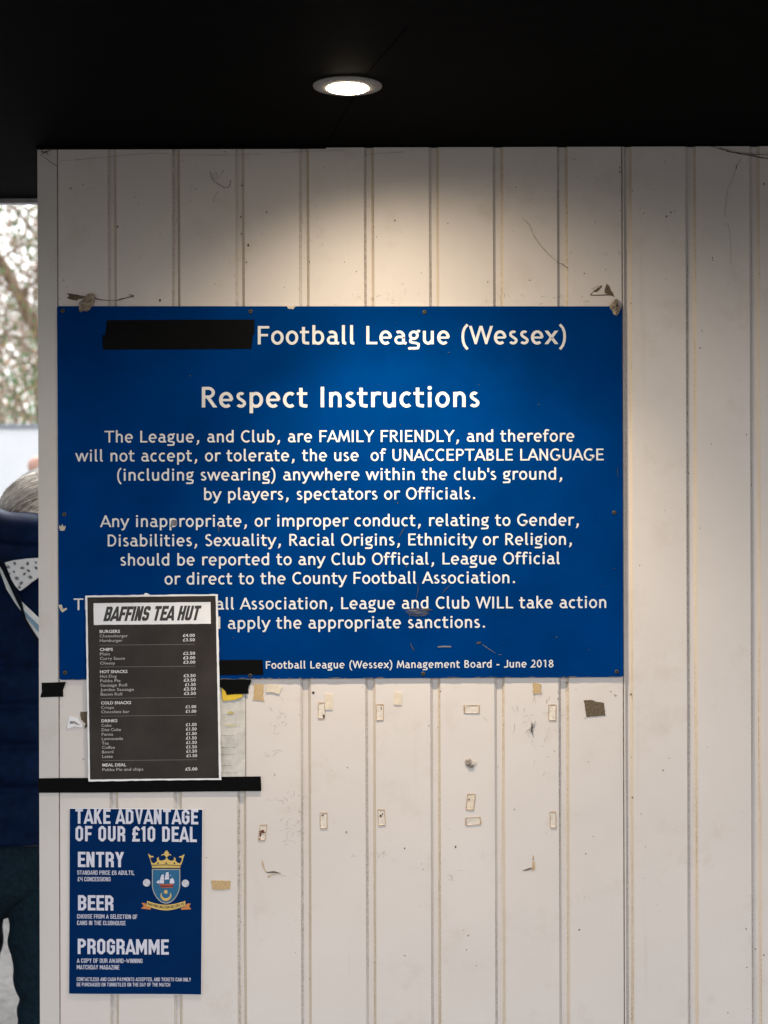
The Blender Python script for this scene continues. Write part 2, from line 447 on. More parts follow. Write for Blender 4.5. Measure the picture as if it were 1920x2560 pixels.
# ---- rounded humanist sans, drawn as strokes (units: 1000 per em; cap 716, x-height 523)
CAP, XH, ASC, DSC = 716, 526, 752, -206
def glyph(ch, w):
    h = w / 2; S = []
    def st(p, k=1.0, clip=None, closed=False): S.append((p, w * k, clip, closed))
    def V(x, y0, y1): st([(x, y0), (x, y1)])
    def Hh(x0, x1, y, k=.86): st([(x0, y), (x1, y)], k)
    t = w * .43                                   # half thickness of a horizontal
    O = lambda cx, rx, cy=262, ry=273: st(arc(cx, cy, rx-h, ry-t, 0, 360, 30)[:-1], .96, None, True)
    if ch == ' ': return 301, S
    if ch == 'o': O(268, 230); return 537, S
    if ch == 'c': st(arc(272, 262, 227-h, 273-t, 52, 308, 20)); return 472, S
    if ch == 'e':
        st([(55+h, 258), (500-h*.6, 258)], .74); st(arc(275, 262, 228-h, 273-t, -1, 310, 24)); return 545, S
    if ch == 'a':
        st(arc(232, 330, 205-h, 203-t, 128, 0, 12) + [(437-h, 110), (450-h*.9, 60), (492, 30)], 1)
        st([(437-h, 300), (300, 300-t*.2)] + arc(215, 165, 170-h, 172-t, 95, 268, 12) + [(320, t*.9), (400, 60), (437-h, 120)], .9); return 520, S
    if ch in 'bp':
        V(78+h, 0 if ch == 'b' else DSC, ASC if ch == 'b' else XH)
        st(arc(284, 262, 228-h, 273-t, 150, -150, 22), .98); return 557, S
    if ch in 'dq':
        V(478-h, 0 if ch == 'd' else DSC, ASC if ch == 'd' else XH)
        st(arc(273, 262, 228-h, 273-t, 30, 330, 22), .98); return 557, S
    if ch == 'g':
        st(arc(238, 352, 188-h, 182-t, 0, 360, 24)[:-1], .92, None, True)
        st([(355, 470), (400, 520), (470, 505)], .8)
        st([(150, 205), (112, 150), (120, 95), (185, 62), (330, 45), (412, 5), (430-h*.3, -70), (385, -150), (270, -206+t), (150, -206+t), (85, -165), (62, -120)], .9); return 502, S
    if ch in 'hn':
        V(78+h, 0, ASC if ch == 'h' else XH)
        st(arc(280, 330, 192-h, 205-t, 165, 0, 12) + [(472-h, 0)]); return 546, S
    if ch == 'm':
        V(78+h, 0, XH)
        st(arc(265, 345, 170-h, 190-t, 165, 0, 12) + [(435-h, 0)])
        st(arc(577, 345, 190-h, 190-t, 165, 0, 12) + [(767-h, 0)]); return 836, S
    if ch == 'u':
        st([(70+h, XH)] + arc(262, 196, 192-h, 206-t, 180, 345, 12)); V(468-h, 0, XH); return 546, S
    if ch == 'i':
        V(143, 0, XH); st(arc(143, 668, h*.62, h*.62, 0, 360, 12)[:-1], .62, None, True); return 285, S
    if ch == 'l':
        st([(80+h, ASC), (80+h, 130), (92+h, 60), (150+h, h*.8), (235, h*.85)], 1); return 297, S
    if ch == 'k':
        V(78+h, 0, ASC); st([(78+h, 240), (420, 590)], 1, (0, XH)); st([(215, 330), (480, -60)], 1, (0, 700)); return 504, S
    if ch == 'r':
        V(78+h, 0, XH); st(arc(290, 300, 212-h, 235-t, 165, 72, 9) + [(392, XH-t-8)]); return 396, S
    if ch == 's':
        st(arc(205, 390, 148-h, 145-t, 40, 215, 12) + [(150, 310), (255, 235)] + arc(205, 143, 168-h, 152-t, 40, -150, 14)[1:], .92); return 405, S
    if ch == 't':
        st([(150, 680), (150, 150)] + [(165, 80), (215, t+6), (290, t), (355, 38)]); Hh(20, 350, XH-t, .84); return 396, S
    if ch == 'f':
        V(152, 0, 560); st([(152, 540), (158, 640), (195, 705), (260, ASC-t), (330, ASC-t-18), (372, ASC-t-30)]); Hh(25, 330, XH-t, .84); return 370, S
    if ch == 'v': st([(-15, 640), (245, h*.75), (505, 640)], 1, (0, XH)); return 490, S
    if ch == 'w': st([(5, 640), (222, h*.7), (378, 560), (535, h*.7), (750, 640)], .95, (0, XH)); return 752, S
    if ch == 'x': st([(5, 610), (500, -85)], 1, (0, XH)); st([(495, 610), (0, -85)], 1, (0, XH)); return 501, S
    if ch == 'y':
        st([(-12, 640), (248, 20)], 1, (0, XH)); st([(510, 650), (255, 45), (205, -95), (150, DSC+t+10), (60, DSC+t)], 1, (DSC, XH)); return 493, S
    if ch == 'j': st([(143, XH), (143, -90), (90, DSC+t), (-20, DSC+t)]); st(arc(143, 668, h*.62, h*.62, 0, 360, 12)[:-1], .62, None, True); return 367, S
    if ch == 'A': st([(-10, -90), (295, CAP-h*.4), (600, -90)], 1, (0, CAP)); Hh(120, 470, 215); return 590, S
    if ch == 'B':
        V(78+h, 0, CAP); st([(78+h, CAP-t), (270, CAP-t)] + arc(290, 545, 180-h, 171-t, 85, -80, 8) + [(150, 378)], .92)
        st([(150, 378), (290, 378)] + arc(310, 195, 202-h, 195-t, 80, -85, 9) + [(78+h, t)], .92); return 570, S
    if ch == 'C': st(arc(350, 358, 305-h, 370-t, 50, 310, 24)); return 598, S
    if ch == 'D': V(78+h, 0, CAP); st([(78+h, CAP-t), (240, CAP-t)] + arc(260, 358, 305-h, 358-t, 85, -85, 16) + [(78+h, t)], .95); return 613, S
    if ch == 'E': V(78+h, 0, CAP); Hh(78+h, 490, CAP-t); Hh(78+h, 460, 372); Hh(78+h, 500, t); return 540, S
    if ch == 'F': V(78+h, 0, CAP); Hh(78+h, 500, CAP-t); Hh(78+h, 450, 360); return 525, S
    if ch == 'G':
        st(arc(360, 358, 318-h, 370-t, 52, 322, 24) + [(608-h, 140), (608-h, 350)]); Hh(390, 608, 350-t); return 676, S
    if ch == 'H': V(78+h, 0, CAP); V(576-h, 0, CAP); Hh(80, 575, 370); return 654, S
    if ch == 'I': V(140, 0, CAP); return 280, S
    if ch == 'J': st([(370, CAP), (370, 190), (350, 80), (285, t), (180, t), (60, 40)]); Hh(215, 400, CAP-t) if False else None; return 477, S
    if ch == 'L': V(78+h, 0, CAP); Hh(78+h, 480, t); return 507, S
    if ch == 'M': st([(52, -60), (150, CAP-70), (354, 150), (560, CAP-70), (656, -60)], .98, (0, CAP)); st([(150, CAP-150), (150+4, CAP)], .9, (0, CAP)); st([(556, CAP-150), (556, CAP)], .9, (0, CAP)); return 709, S
    if ch == 'N': V(78+h, 0, CAP); V(560-h, 0, CAP); st([(70, CAP+60), (568, -60)], 1, (0, CAP)); return 638, S
    if ch == 'O': st(arc(337, 358, 302-h, 370-t, 0, 360, 36)[:-1], .97, None, True); return 674, S
    if ch == 'P': V(78+h, 0, CAP); st([(78+h, CAP-t), (280, CAP-t)] + arc(300, 508, 222-h, 208-t, 85, -85, 11) + [(78+h, 300+t)], .92); return 558, S
    if ch == 'R':
        V(78+h, 0, CAP); st([(78+h, CAP-t), (280, CAP-t)] + arc(290, 518, 212-h, 198-t, 85, -85, 11) + [(78+h, 320+t)], .92)
        st([(270, 360), (545, -60)], 1, (0, 500)); return 582, S
    if ch == 'S': st(arc(245, 535, 188-h, 192-t, 40, 215, 12) + [(200, 425), (310, 330)] + arc(245, 195, 208-h, 205-t, 42, -150, 14)[1:], .95); return 488, S
    if ch == 'T': V(290, 0, CAP); Hh(15, 566, CAP-t); return 581, S
    if ch == 'U': st([(75+h, CAP)] + arc(322, 260, 247-h, 270-t, 180, 360, 16) + [(569-h, CAP)]); return 648, S
    if ch == 'W': st([(15, 820), (240, h*.9), (432, 740), (625, h*.9), (850, 820)], .95, (0, CAP)); return 858, S
    if ch == 'Y': st([(-5, 780), (286, 330), (575, 780)], 1, (300, CAP)); V(286, 0, 360); return 571, S
    if ch == '(': st([(310, 770), (205, 640), (150, 480), (135, 300), (150, 110), (205, -60), (310, -200)], .9); return 367, S
    if ch == ')': st([(57, 770), (162, 640), (217, 480), (232, 300), (217, 110), (162, -60), (57, -200)], .9); return 367, S
    if ch == '.': st(arc(183, 66, h*.62, h*.62, 0, 360, 12)[:-1], .62, None, True); return 367, S
    if ch == ',': st([(200, 120), (195, 10), (165, -70), (110, -140)], [w*1.15, w*1.1, w*.8, w*.4]) if False else S.append(([(205, 130), (203, 10), (170, -75), (110, -150)], [w*1.1, w*1.05, w*.75, w*.35], None, False)); return 367, S
    if ch == "'": V(80, 470, CAP); return 160, S
    if ch == '-': Hh(50, 320, 270, .95); return 367, S
    if ch == '0': st(arc(262, 358, 225-h, 370-t, 0, 360, 30)[:-1], .95, None, True); return 524, S
    if ch == '1': V(292, 0, CAP); st([(292, CAP-h*.4), (130, 590)], .85); return 524, S
    if ch == '2': st(arc(250, 515, 185-h, 211-t, 150, -20, 12) + [(350, 330), (80, t)] + [(470, t)], .92); return 524, S
    if ch == '8': st(arc(262, 540, 190-h, 187-t, 0, 360, 20)[:-1], .88, None, True); st(arc(262, 190, 222-h, 200-t, 0, 360, 22)[:-1], .9, None, True); return 524, S
    return 400, S
def extents(S):
    xs_ = []
    for p, w, cl, cd in S:
        for q in strips(p, w, cd):
            if cl: q = clip_y(q, *cl)
            xs_ += [a for a, _ in q]
    return min(xs_), max(xs_)
def set_line(F_, gl, text, x0, x1, y0, y1, cap, wt, capu=CAP, track=0, mi=0, clip=None, shear=0.0):
    """set one line: ink runs from x0 to x1, baseline from y0 to y1 (y down), capital height `cap`"""
    k = cap / capu; pos = 0; items = []
    for ch in text:
        adv, S = gl(ch, wt); items.append((pos, S)); pos += adv + track
    ink = [i for i in items if i[1]]
    a = ink[0][0] + extents(ink[0][1])[0]; b = ink[-1][0] + extents(ink[-1][1])[1]
    sx = (x1 - x0) / (b - a); sl = (y1 - y0) / (x1 - x0)
    for p, S in ink:
        for pts, w_, cl, cd in S:
            def tf(x, y, p=p):
                X = x0 + (x + p - a) * sx + shear * y * k
                return X, y0 + sl * (X - x0) - y * k
            F_.k += 1; d = F_.dz + .00002 * (F_.k % 9)
            for q in strips(pts, w_, cd):
                if cl: q = clip_y(q, *cl)
                if len(q) < 3: continue
                q = [tf(*u) for u in q]
                if clip is not None: q = clip_y(q, clip, 1e9)
                if len(q) < 3: continue
                F_.m.add([F_.mp(x, y, d) for x, y in q], [list(range(len(q)))], mi)

# ---------------------------------------------------------------- the blue sign
SB, SF = .0006, .0040
sg = thing('notice_sign', 'large blue metal club rules sign with white lettering screwed to the cladding', 'sign', W(745, 1230, .002))
def rounded(cs, r=4):
    out = []
    for i in range(4):
        p = Vector(cs[i]); a = Vector(cs[i-1]); b = Vector(cs[(i+1) % 4])
        u = (a-p).normalized(); v = (b-p).normalized()
        for k in range(5):
            t_ = k/4; q = p + u*r*(1-t_)**2 + v*r*t_**2; out.append((q.x, q.y))
    return out
sc4 = [(143.6, 766.3), (1554, 766.6), (1557.5, 1692), (150.3, 1699)]
pts = rounded(sc4, 6)
m_ = MB(); fr = [W(x, y, SF) for x, y in pts]; bk = [W(x, y, SB) for x, y in pts]; n = len(pts)
m_.add(fr, [list(range(n))], 0); m_.add(bk, [list(range(n-1, -1, -1))], 1)
for k in range(n): m_.add([fr[k], bk[k], bk[(k+1) % n], fr[(k+1) % n]], [(0, 1, 2, 3)], 1)
m_.build('panel', [mBlue, mEdge], sg)
def sign_text(name, lines):
    f_ = Flat(lambda x, y, d: W(x, y, SF + .0002 + d))
    for tx, x0, x1, y, cap, wt in lines:
        s = -7.0 / 1408 * max(0, (y - 767) / 930) ** .8
        set_line(f_, glyph, tx, x0, x1, y, y + s * (x1 - x0), cap, wt)
    f_.build(name, mVinyl, sg)
sign_text('heading', [('Football League (Wessex)', 645, 1414.2, 861.5, 45.5, 108)])
sign_text('heading', [('Respect Instructions', 505.3, 1198.2, 1019, 51, 111)])
C = 29.3; B_ = 101
sign_text('paragraph', [('The League, and Club, are FAMILY FRIENDLY, and therefore', 262.5, 1435, 1106.7, C, B_),
    ('will not accept, or tolerate, the use  of UNACCEPTABLE LANGUAGE', 189, 1508.4, 1154.2, C, B_),
    ("(including swearing) anywhere within the club's ground,", 294, 1404.6, 1202, C, B_),
    ('by players, spectators or Officials.', 511, 1187.6, 1250, C, B_)])
sign_text('paragraph', [('Any inappropriate, or improper conduct, relating to Gender,', 251, 1446, 1317.7, C, B_),
    ('Disabilities, Sexuality, Racial Origins, Ethnicity or Religion,', 270.5, 1428.7, 1365.8, C, B_),
    ('should be reported to any Club Official, League Official', 302.5, 1398.3, 1413.8, C, B_),
    ('or direct to the County Football Association.', 412.5, 1287, 1461, C, B_)])
sign_text('paragraph', [('Th', 185.4, 231, 1525, C, B_), ('all Association, League and Club WILL take action', 541, 1514.5, 1523.4, C, B_),
    ('d apply the appropriate sanctions.', 532, 1212, 1571.8, C, B_)])
sign_text('footer', [('Football League (Wessex) Management Board - June 2018', 665.2, 1383, 1671, 18.6, 110)])
for sx_, sy_ in ((158, 777.6), (627, 779.5), (1061, 781), (161.7, 1286), (1534.8, 1281.5), (164, 1681), (626, 1688), (1057.5, 1684), (1541, 1679)):
    c0 = W(sx_, sy_, SF); s_ = MB()
    def cr(r, o, n=14): return [c0 + Vector((r*math.cos(2*math.pi*k/n), -o, r*math.sin(2*math.pi*k/n))) for k in range(n)]
    s_.rings([cr(.0036, 0), cr(.0034, .0007), cr(.0026, .0012), cr(.0014, .0009)], 0, False, False); s_.m = None
    s_.rings([cr(.00139, .0009), cr(.0009, .0004)], 1, False, True)
    for a in (.4, .4 + math.pi/2):
        dx, dz = math.cos(a)*.0021, math.sin(a)*.0021; ex, ez = -math.sin(a)*.0004, math.cos(a)*.0004
        s_.add([c0+Vector((-dx-ex, -.00135, -dz-ez)), c0+Vector((dx-ex, -.00135, dz-ez)), c0+Vector((dx+ex, -.00135, dz+ez)), c0+Vector((-dx+ex, -.00135, -dz+ez))], [(0, 1, 2, 3)], 1)
    s_.build('screw', [mScrew, mScrewHole], sg, True)
# chips and scuffs worn into the sign face
ch = Flat(lambda x, y, d: W(x, y, SF + .0006 + d))
def jag(pts, amt, seed, sub=4):
    rr = random.Random(seed); out = []
    for i in range(len(pts)):
        (x0, y0), (x1, y1) = pts[i], pts[(i+1) % len(pts)]
        for k in range(sub):
            t_ = k / sub; q = amt * (0.35 if k == 0 else 1)
            out.append((x0+(x1-x0)*t_ + rr.uniform(-q, q), y0+(y1-y0)*t_ + rr.uniform(-q, q)))
    return out
ch.poly(jag([(716, 765), (722, 773), (733, 774), (740, 766)], .8, 3)); 
ch.poly(jag([(148.6, 1318), (151, 1311), (154, 1317), (157, 1309), (160, 1316), (166, 1314), (163, 1326), (152, 1327)], .6, 5, 2))
ch.poly([(147, 1512), (156, 1511), (159, 1522), (168, 1519), (169, 1523), (157, 1531), (152, 1524)])
ch.build('paint_chip', mChip, sg)['kind'] = 'stuff'
ch = Flat(lambda x, y, d: W(x, y, SF + .0007 + d))
ch.poly(jag(arc(436.5, 1306.5, 8.5, 8, 0, 360, 9)[:-1], .8, 8, 2), 1); ch.poly(jag([(428, 1310), (434, 1312), (430, 1318), (426, 1316)], .6, 9, 2), 1)
ch.stroke([(1094, 1616.5), (1110, 1615.6), (1128, 1616)], 3.6, 1)
ch.poly(jag([(1190, 1607), (1199, 1603), (1204, 1606), (1196, 1610)], .8, 2, 2), 0)
ch.stroke([(1205, 1610), (1222, 1622), (1238, 1632)], [.7, 1.5, .6], 1); ch.stroke([(1246, 1636), (1254, 1636)], 1, 1)
ch.stroke([(1026, 1606), (1029, 1616), (1035, 1626)], [.6, 2, .8], 0)
ch.poly(jag([(1012, 1527), (1030, 1521), (1060, 1522), (1072, 1528), (1066, 1538), (1040, 1541), (1022, 1536)], 1.5, 17, 4), 2, .0)
rr = random.Random(4)
for k in range(34):
    x0 = rr.uniform(1018, 1062); y0 = 1518 + rr.uniform(0, 20) + (x0-1018)*.06; L = rr.uniform(6, 22)
    ch.stroke([(x0, y0), (x0 + L*.5, y0 + rr.uniform(0, 2.4)), (x0 + L, y0 + rr.uniform(-.5, 3))], [.3, rr.uniform(.6, 2.0), .3], rr.choice((0, 0, 1)))
ch.stroke([(1044, 1521), (1062, 1522.5), (1082, 1525)], [.6, 2.6, .6], 0); ch.stroke([(1024, 1525), (1024, 1547)], .8, 0)
ch.stroke([(1048, 1450), (1044, 1480), (1040, 1500)], [.4, 1, .4], 0); ch.stroke([(1126, 1462), (1112, 1474), (1105, 1486)], [.6, 1.6, .6], 0)
ch.stroke([(1018, 1310), (1006, 1327), (997, 1344)], [.5, 1.6, .5], 0); ch.stroke([(1544, 1166), (1542, 1180), (1545, 1195)], [.4, 1.1, .4], 0)
ch.stroke([(547, 1312), (548, 1331)], 1.6, 0); ch.poly(jag(arc(1009, 845, 3, 2.2, 0, 360, 6)[:-1], .6, 4, 2), 0)
for k in range(60):
    x0, y0, r_ = rr.uniform(160, 1540), rr.uniform(775, 1690), rr.uniform(.5, 1.7)
    ch.poly(jag(arc(x0, y0, r_*rr.uniform(1, 2), r_, 0, 360, 5)[:-1], r_*.3, k, 1), rr.choice((0, 0, 2, 2, 2)))
ch.build('scuff', [mScuff, mScuffG, M('dark_blue_scuff', (.004, .026, .095), .8, .4, 120)], sg)['kind'] = 'stuff'
# grimy lower edge
ge = Flat(lambda x, y, d: W(x, y, SF + .0005 + d)); rr = random.Random(12)
for k in range(46):
    x0 = rr.uniform(160, 1550); L = rr.uniform(4, 34); yb = 1698.4 - (x0-150)/1407*7
    ge.poly([(x0, yb), (x0+L*.3, yb - rr.uniform(.6, 2.2)), (x0+L*.7, yb - rr.uniform(.6, 2.4)), (x0+L, yb-.2)], 0)
ge.build('edge_grime', M('edge_dirt', (.13, .11, .09), .9, .4, 150), sg)['kind'] = 'stuff'

# ---------------------------------------------------------------- slabs stuck on the wall
def slab(name, pts, o0, o1, mat, label, cat, group=None, mats=None, jagamt=0, seed=1, sub=4, side=None):
    if jagamt: pts = jag(pts, jagamt, seed, sub)
    m = MB(); f_ = [W(x, y, o1) for x, y in pts]; k_ = [W(x, y, o0) for x, y in pts]; n = len(pts)
    m.add(f_, [list(range(n))], 0)
    for k in range(n): m.add([f_[k], k_[k], k_[(k+1) % n], f_[(k+1) % n]], [(0, 1, 2, 3)], 1 if side else 0)
    return tag(m.build(name, [mat] + ([side] if side else [])), label, cat, group)
T = 'strips of black tape'
def z5(x, y): return (100 + x/2.0737, 740 + y/2.0737)
slab('black_tape', [z5(350, 127), z5(1113, 124), z5(1113, 198), z5(1104, 208), z5(341, 206)], SF + .0004, SF + .0011, mTape, 'long black tape strip, upper of the two masking the sign heading', 'tape', T, jagamt=.35, sub=3)
slab('black_tape', [z5(325, 204), z5(1106, 200), z5(1097, 275), z5(329, 280)], SF + .0003, SF + .0008, mTape, 'long black tape strip, lower of the two masking the sign heading', 'tape', T, jagamt=.35, seed=2, sub=3)
def z7(x, y): return (520 + x/8.295, 1640 + y/8.295)
slab('black_tape', [(537, 1649.5), z7(1135, 72), z7(1150, 382), (537, 1686.5)], SF + .0003, SF + .0009, mTape, 'black tape strip hiding the first words of the sign footer', 'tape', T, jagamt=.3, seed=3, sub=3)
slab('black_tape', [(537, 1698.5)] + [z7(*p) for p in ((900, 485), (880, 575), (845, 630), (835, 690), (848, 775), (560, 785), (395, 800), (375, 740), (335, 690), (270, 640))] + [(537, 1718)], .0026, .0036, mTape, 'torn black tape end hanging under the sign beside the tea menu', 'tape', T, jagamt=.35, seed=4, sub=2)
def zl(x, y): return (x/2.431, 1650 + y/2.431)
slab('black_tape', [zl(p, q) for p, q in ((255, 137), (402, 132), (384, 182), (387, 222), (247, 227), (256, 190))], .0016, .0022, mTape, 'short black tape square bridging the corner trim at the sign bottom corner', 'tape', T, jagamt=.4, seed=5, sub=3)
slab('black_tape', [(96.6, 1945), (300, 1943.5), (652, 1940.5), (653.5, 1976.5), (380, 1979.5), (96.6, 1981)], .0014, .0034, mTape, 'longest black tape strip running level under the tea menu to the wall corner', 'tape', T, jagamt=.35, seed=6, sub=4)

# old notice behind the menu
nt_ = thing('weathered_notice', 'faded grey paper notice half hidden behind the tea menu', 'notice', W(575, 1840, .0008))
pm = Flat(lambda x, y, d: W(x, y, .0007 + d + .0011*max(0, math.sin(y*.06 + x*.05))*abs(math.sin(x*.09 + y*.013))))
gx = [470, 505, 540, 555, 570, 585, 600, 613.5]; gy = [1722 + 5.9*k for k in range(39)]
for i in range(len(gx)-1):
    for k in range(len(gy)-1): pm.poly([(gx[i], gy[k]), (gx[i+1], gy[k]), (gx[i+1], gy[k+1]), (gx[i], gy[k+1])], 0, 0.0)
pm.build('sheet', mOldPaper, nt_)
fp = Flat(lambda x, y, d: W(x, y, .0019 + d)); rr = random.Random(7)
for yy, xe in ((1838.5, 585), (1868, 588), (1885, 585), (1913.5, 576), (1931.5, 590)):
    x = 552.0
    while x < xe:
        L = rr.uniform(1.5, 5); fp.stroke([(x, yy + rr.uniform(-.4, .4)), (x + L, yy + rr.uniform(-.4, .4))], rr.uniform(.7, 1.3), 0); x += L + rr.uniform(.6, 1.6)
fp.build('faded_print', mFaint, nt_)
fy = Flat(lambda x, y, d: W(x, y, .0019 + d)); fy.poly(jag([(568, 1781), (575, 1777), (584, 1780), (586, 1784), (570, 1785)], 1, 3, 3)); fy.stroke([(562, 1812), (575, 1813.5), (592, 1814)], [1, 3, 1]); fy.build('yellow_mark', mFaintY, nt_)
slab('yellow_scrap', [z7(*p) for p in ((285, 640), (395, 700), (600, 700), (718, 795), (712, 845), (560, 905), (440, 915), (310, 925))], .0022, .0030, mYellow, 'bright yellow torn paper scrap under the hanging black tape end', 'paper scrap', jagamt=.5, seed=4, sub=3)

# ---------------------------------------------------------------- tea menu
def zm(x, y): return (200 + x/3.6065, 1460 + y/3.6065)
mn = thing('menu_poster', 'charcoal tea hut price list with white border hanging over the sign bottom corner', 'menu', W(385, 1718, .005))
def menu_off(X, Y):
    u = (X - 216) / 335; v = (Y - 1486) / 464
    o = .0066 - .0014*max(0, min(1, v)) + .0012*math.sin(u*3.1)*math.sin(v*5+.6)
    if v < .06: o += .0022*(.06 - v)/.06*(.35 + .65*math.sin(u*5.2)**2)
    return o + .0012*(abs(u-.5)*2)**4
def mmap(x, y, d): X, Y = zm(x, y); return W(X, Y, menu_off(X, Y) + d)
TLm, TRm, BRm, BLm = (57, 102), (1247, 88), (1278, 1760), (82, 1775)
def quadgrid(F_, q, nx, ny, mi=0, d=0.0, wob=0, seed=0):
    rr = random.Random(seed); P = []
    for j_ in range(ny + 1):
        v = j_/ny; row = []
        for i_ in range(nx + 1):
            u = i_/nx
            x = (q[0][0]*(1-u)+q[1][0]*u)*(1-v) + (q[3][0]*(1-u)+q[2][0]*u)*v
            y = (q[0][1]*(1-u)+q[1][1]*u)*(1-v) + (q[3][1]*(1-u)+q[2][1]*u)*v
            if wob and (i_ in (0, nx) or j_ in (0, ny)): x += rr.uniform(-wob, wob); y += rr.uniform(-wob, wob)
            row.append((x, y))
        P.append(row)
    n = nx + 1
    F_.m.add([F_.mp(x, y, d) for r_ in P for x, y in r_], [(j_*n+i_, j_*n+i_+1, (j_+1)*n+i_+1, (j_+1)*n+i_) for j_ in range(ny) for i_ in range(nx)], mi)
f_ = Flat(mmap); quadgrid(f_, (TLm, TRm, BRm, BLm), 28, 40, 0, 0, 2.2, 3)
q = [(585, 84), (605, 78), (640, 92)]; f_.poly(q + [(585, 100)], 0, 0)
f_.build('paper', mPaperW, mn, )
f_ = Flat(mmap); quadgrid(f_, ((75, 118), (1228, 104), (1257, 1745), (97, 1757)), 28, 40, 0, .00025, .8, 4); f_.build('printed_panel', mMenuBlk, mn)
f_ = Flat(mmap); quadgrid(f_, ((130, 170), (1182, 160), (1185, 355), (133, 366)), 28, 8, 0, .0005, .8, 5); f_.build('title_panel', mPaperW, mn)

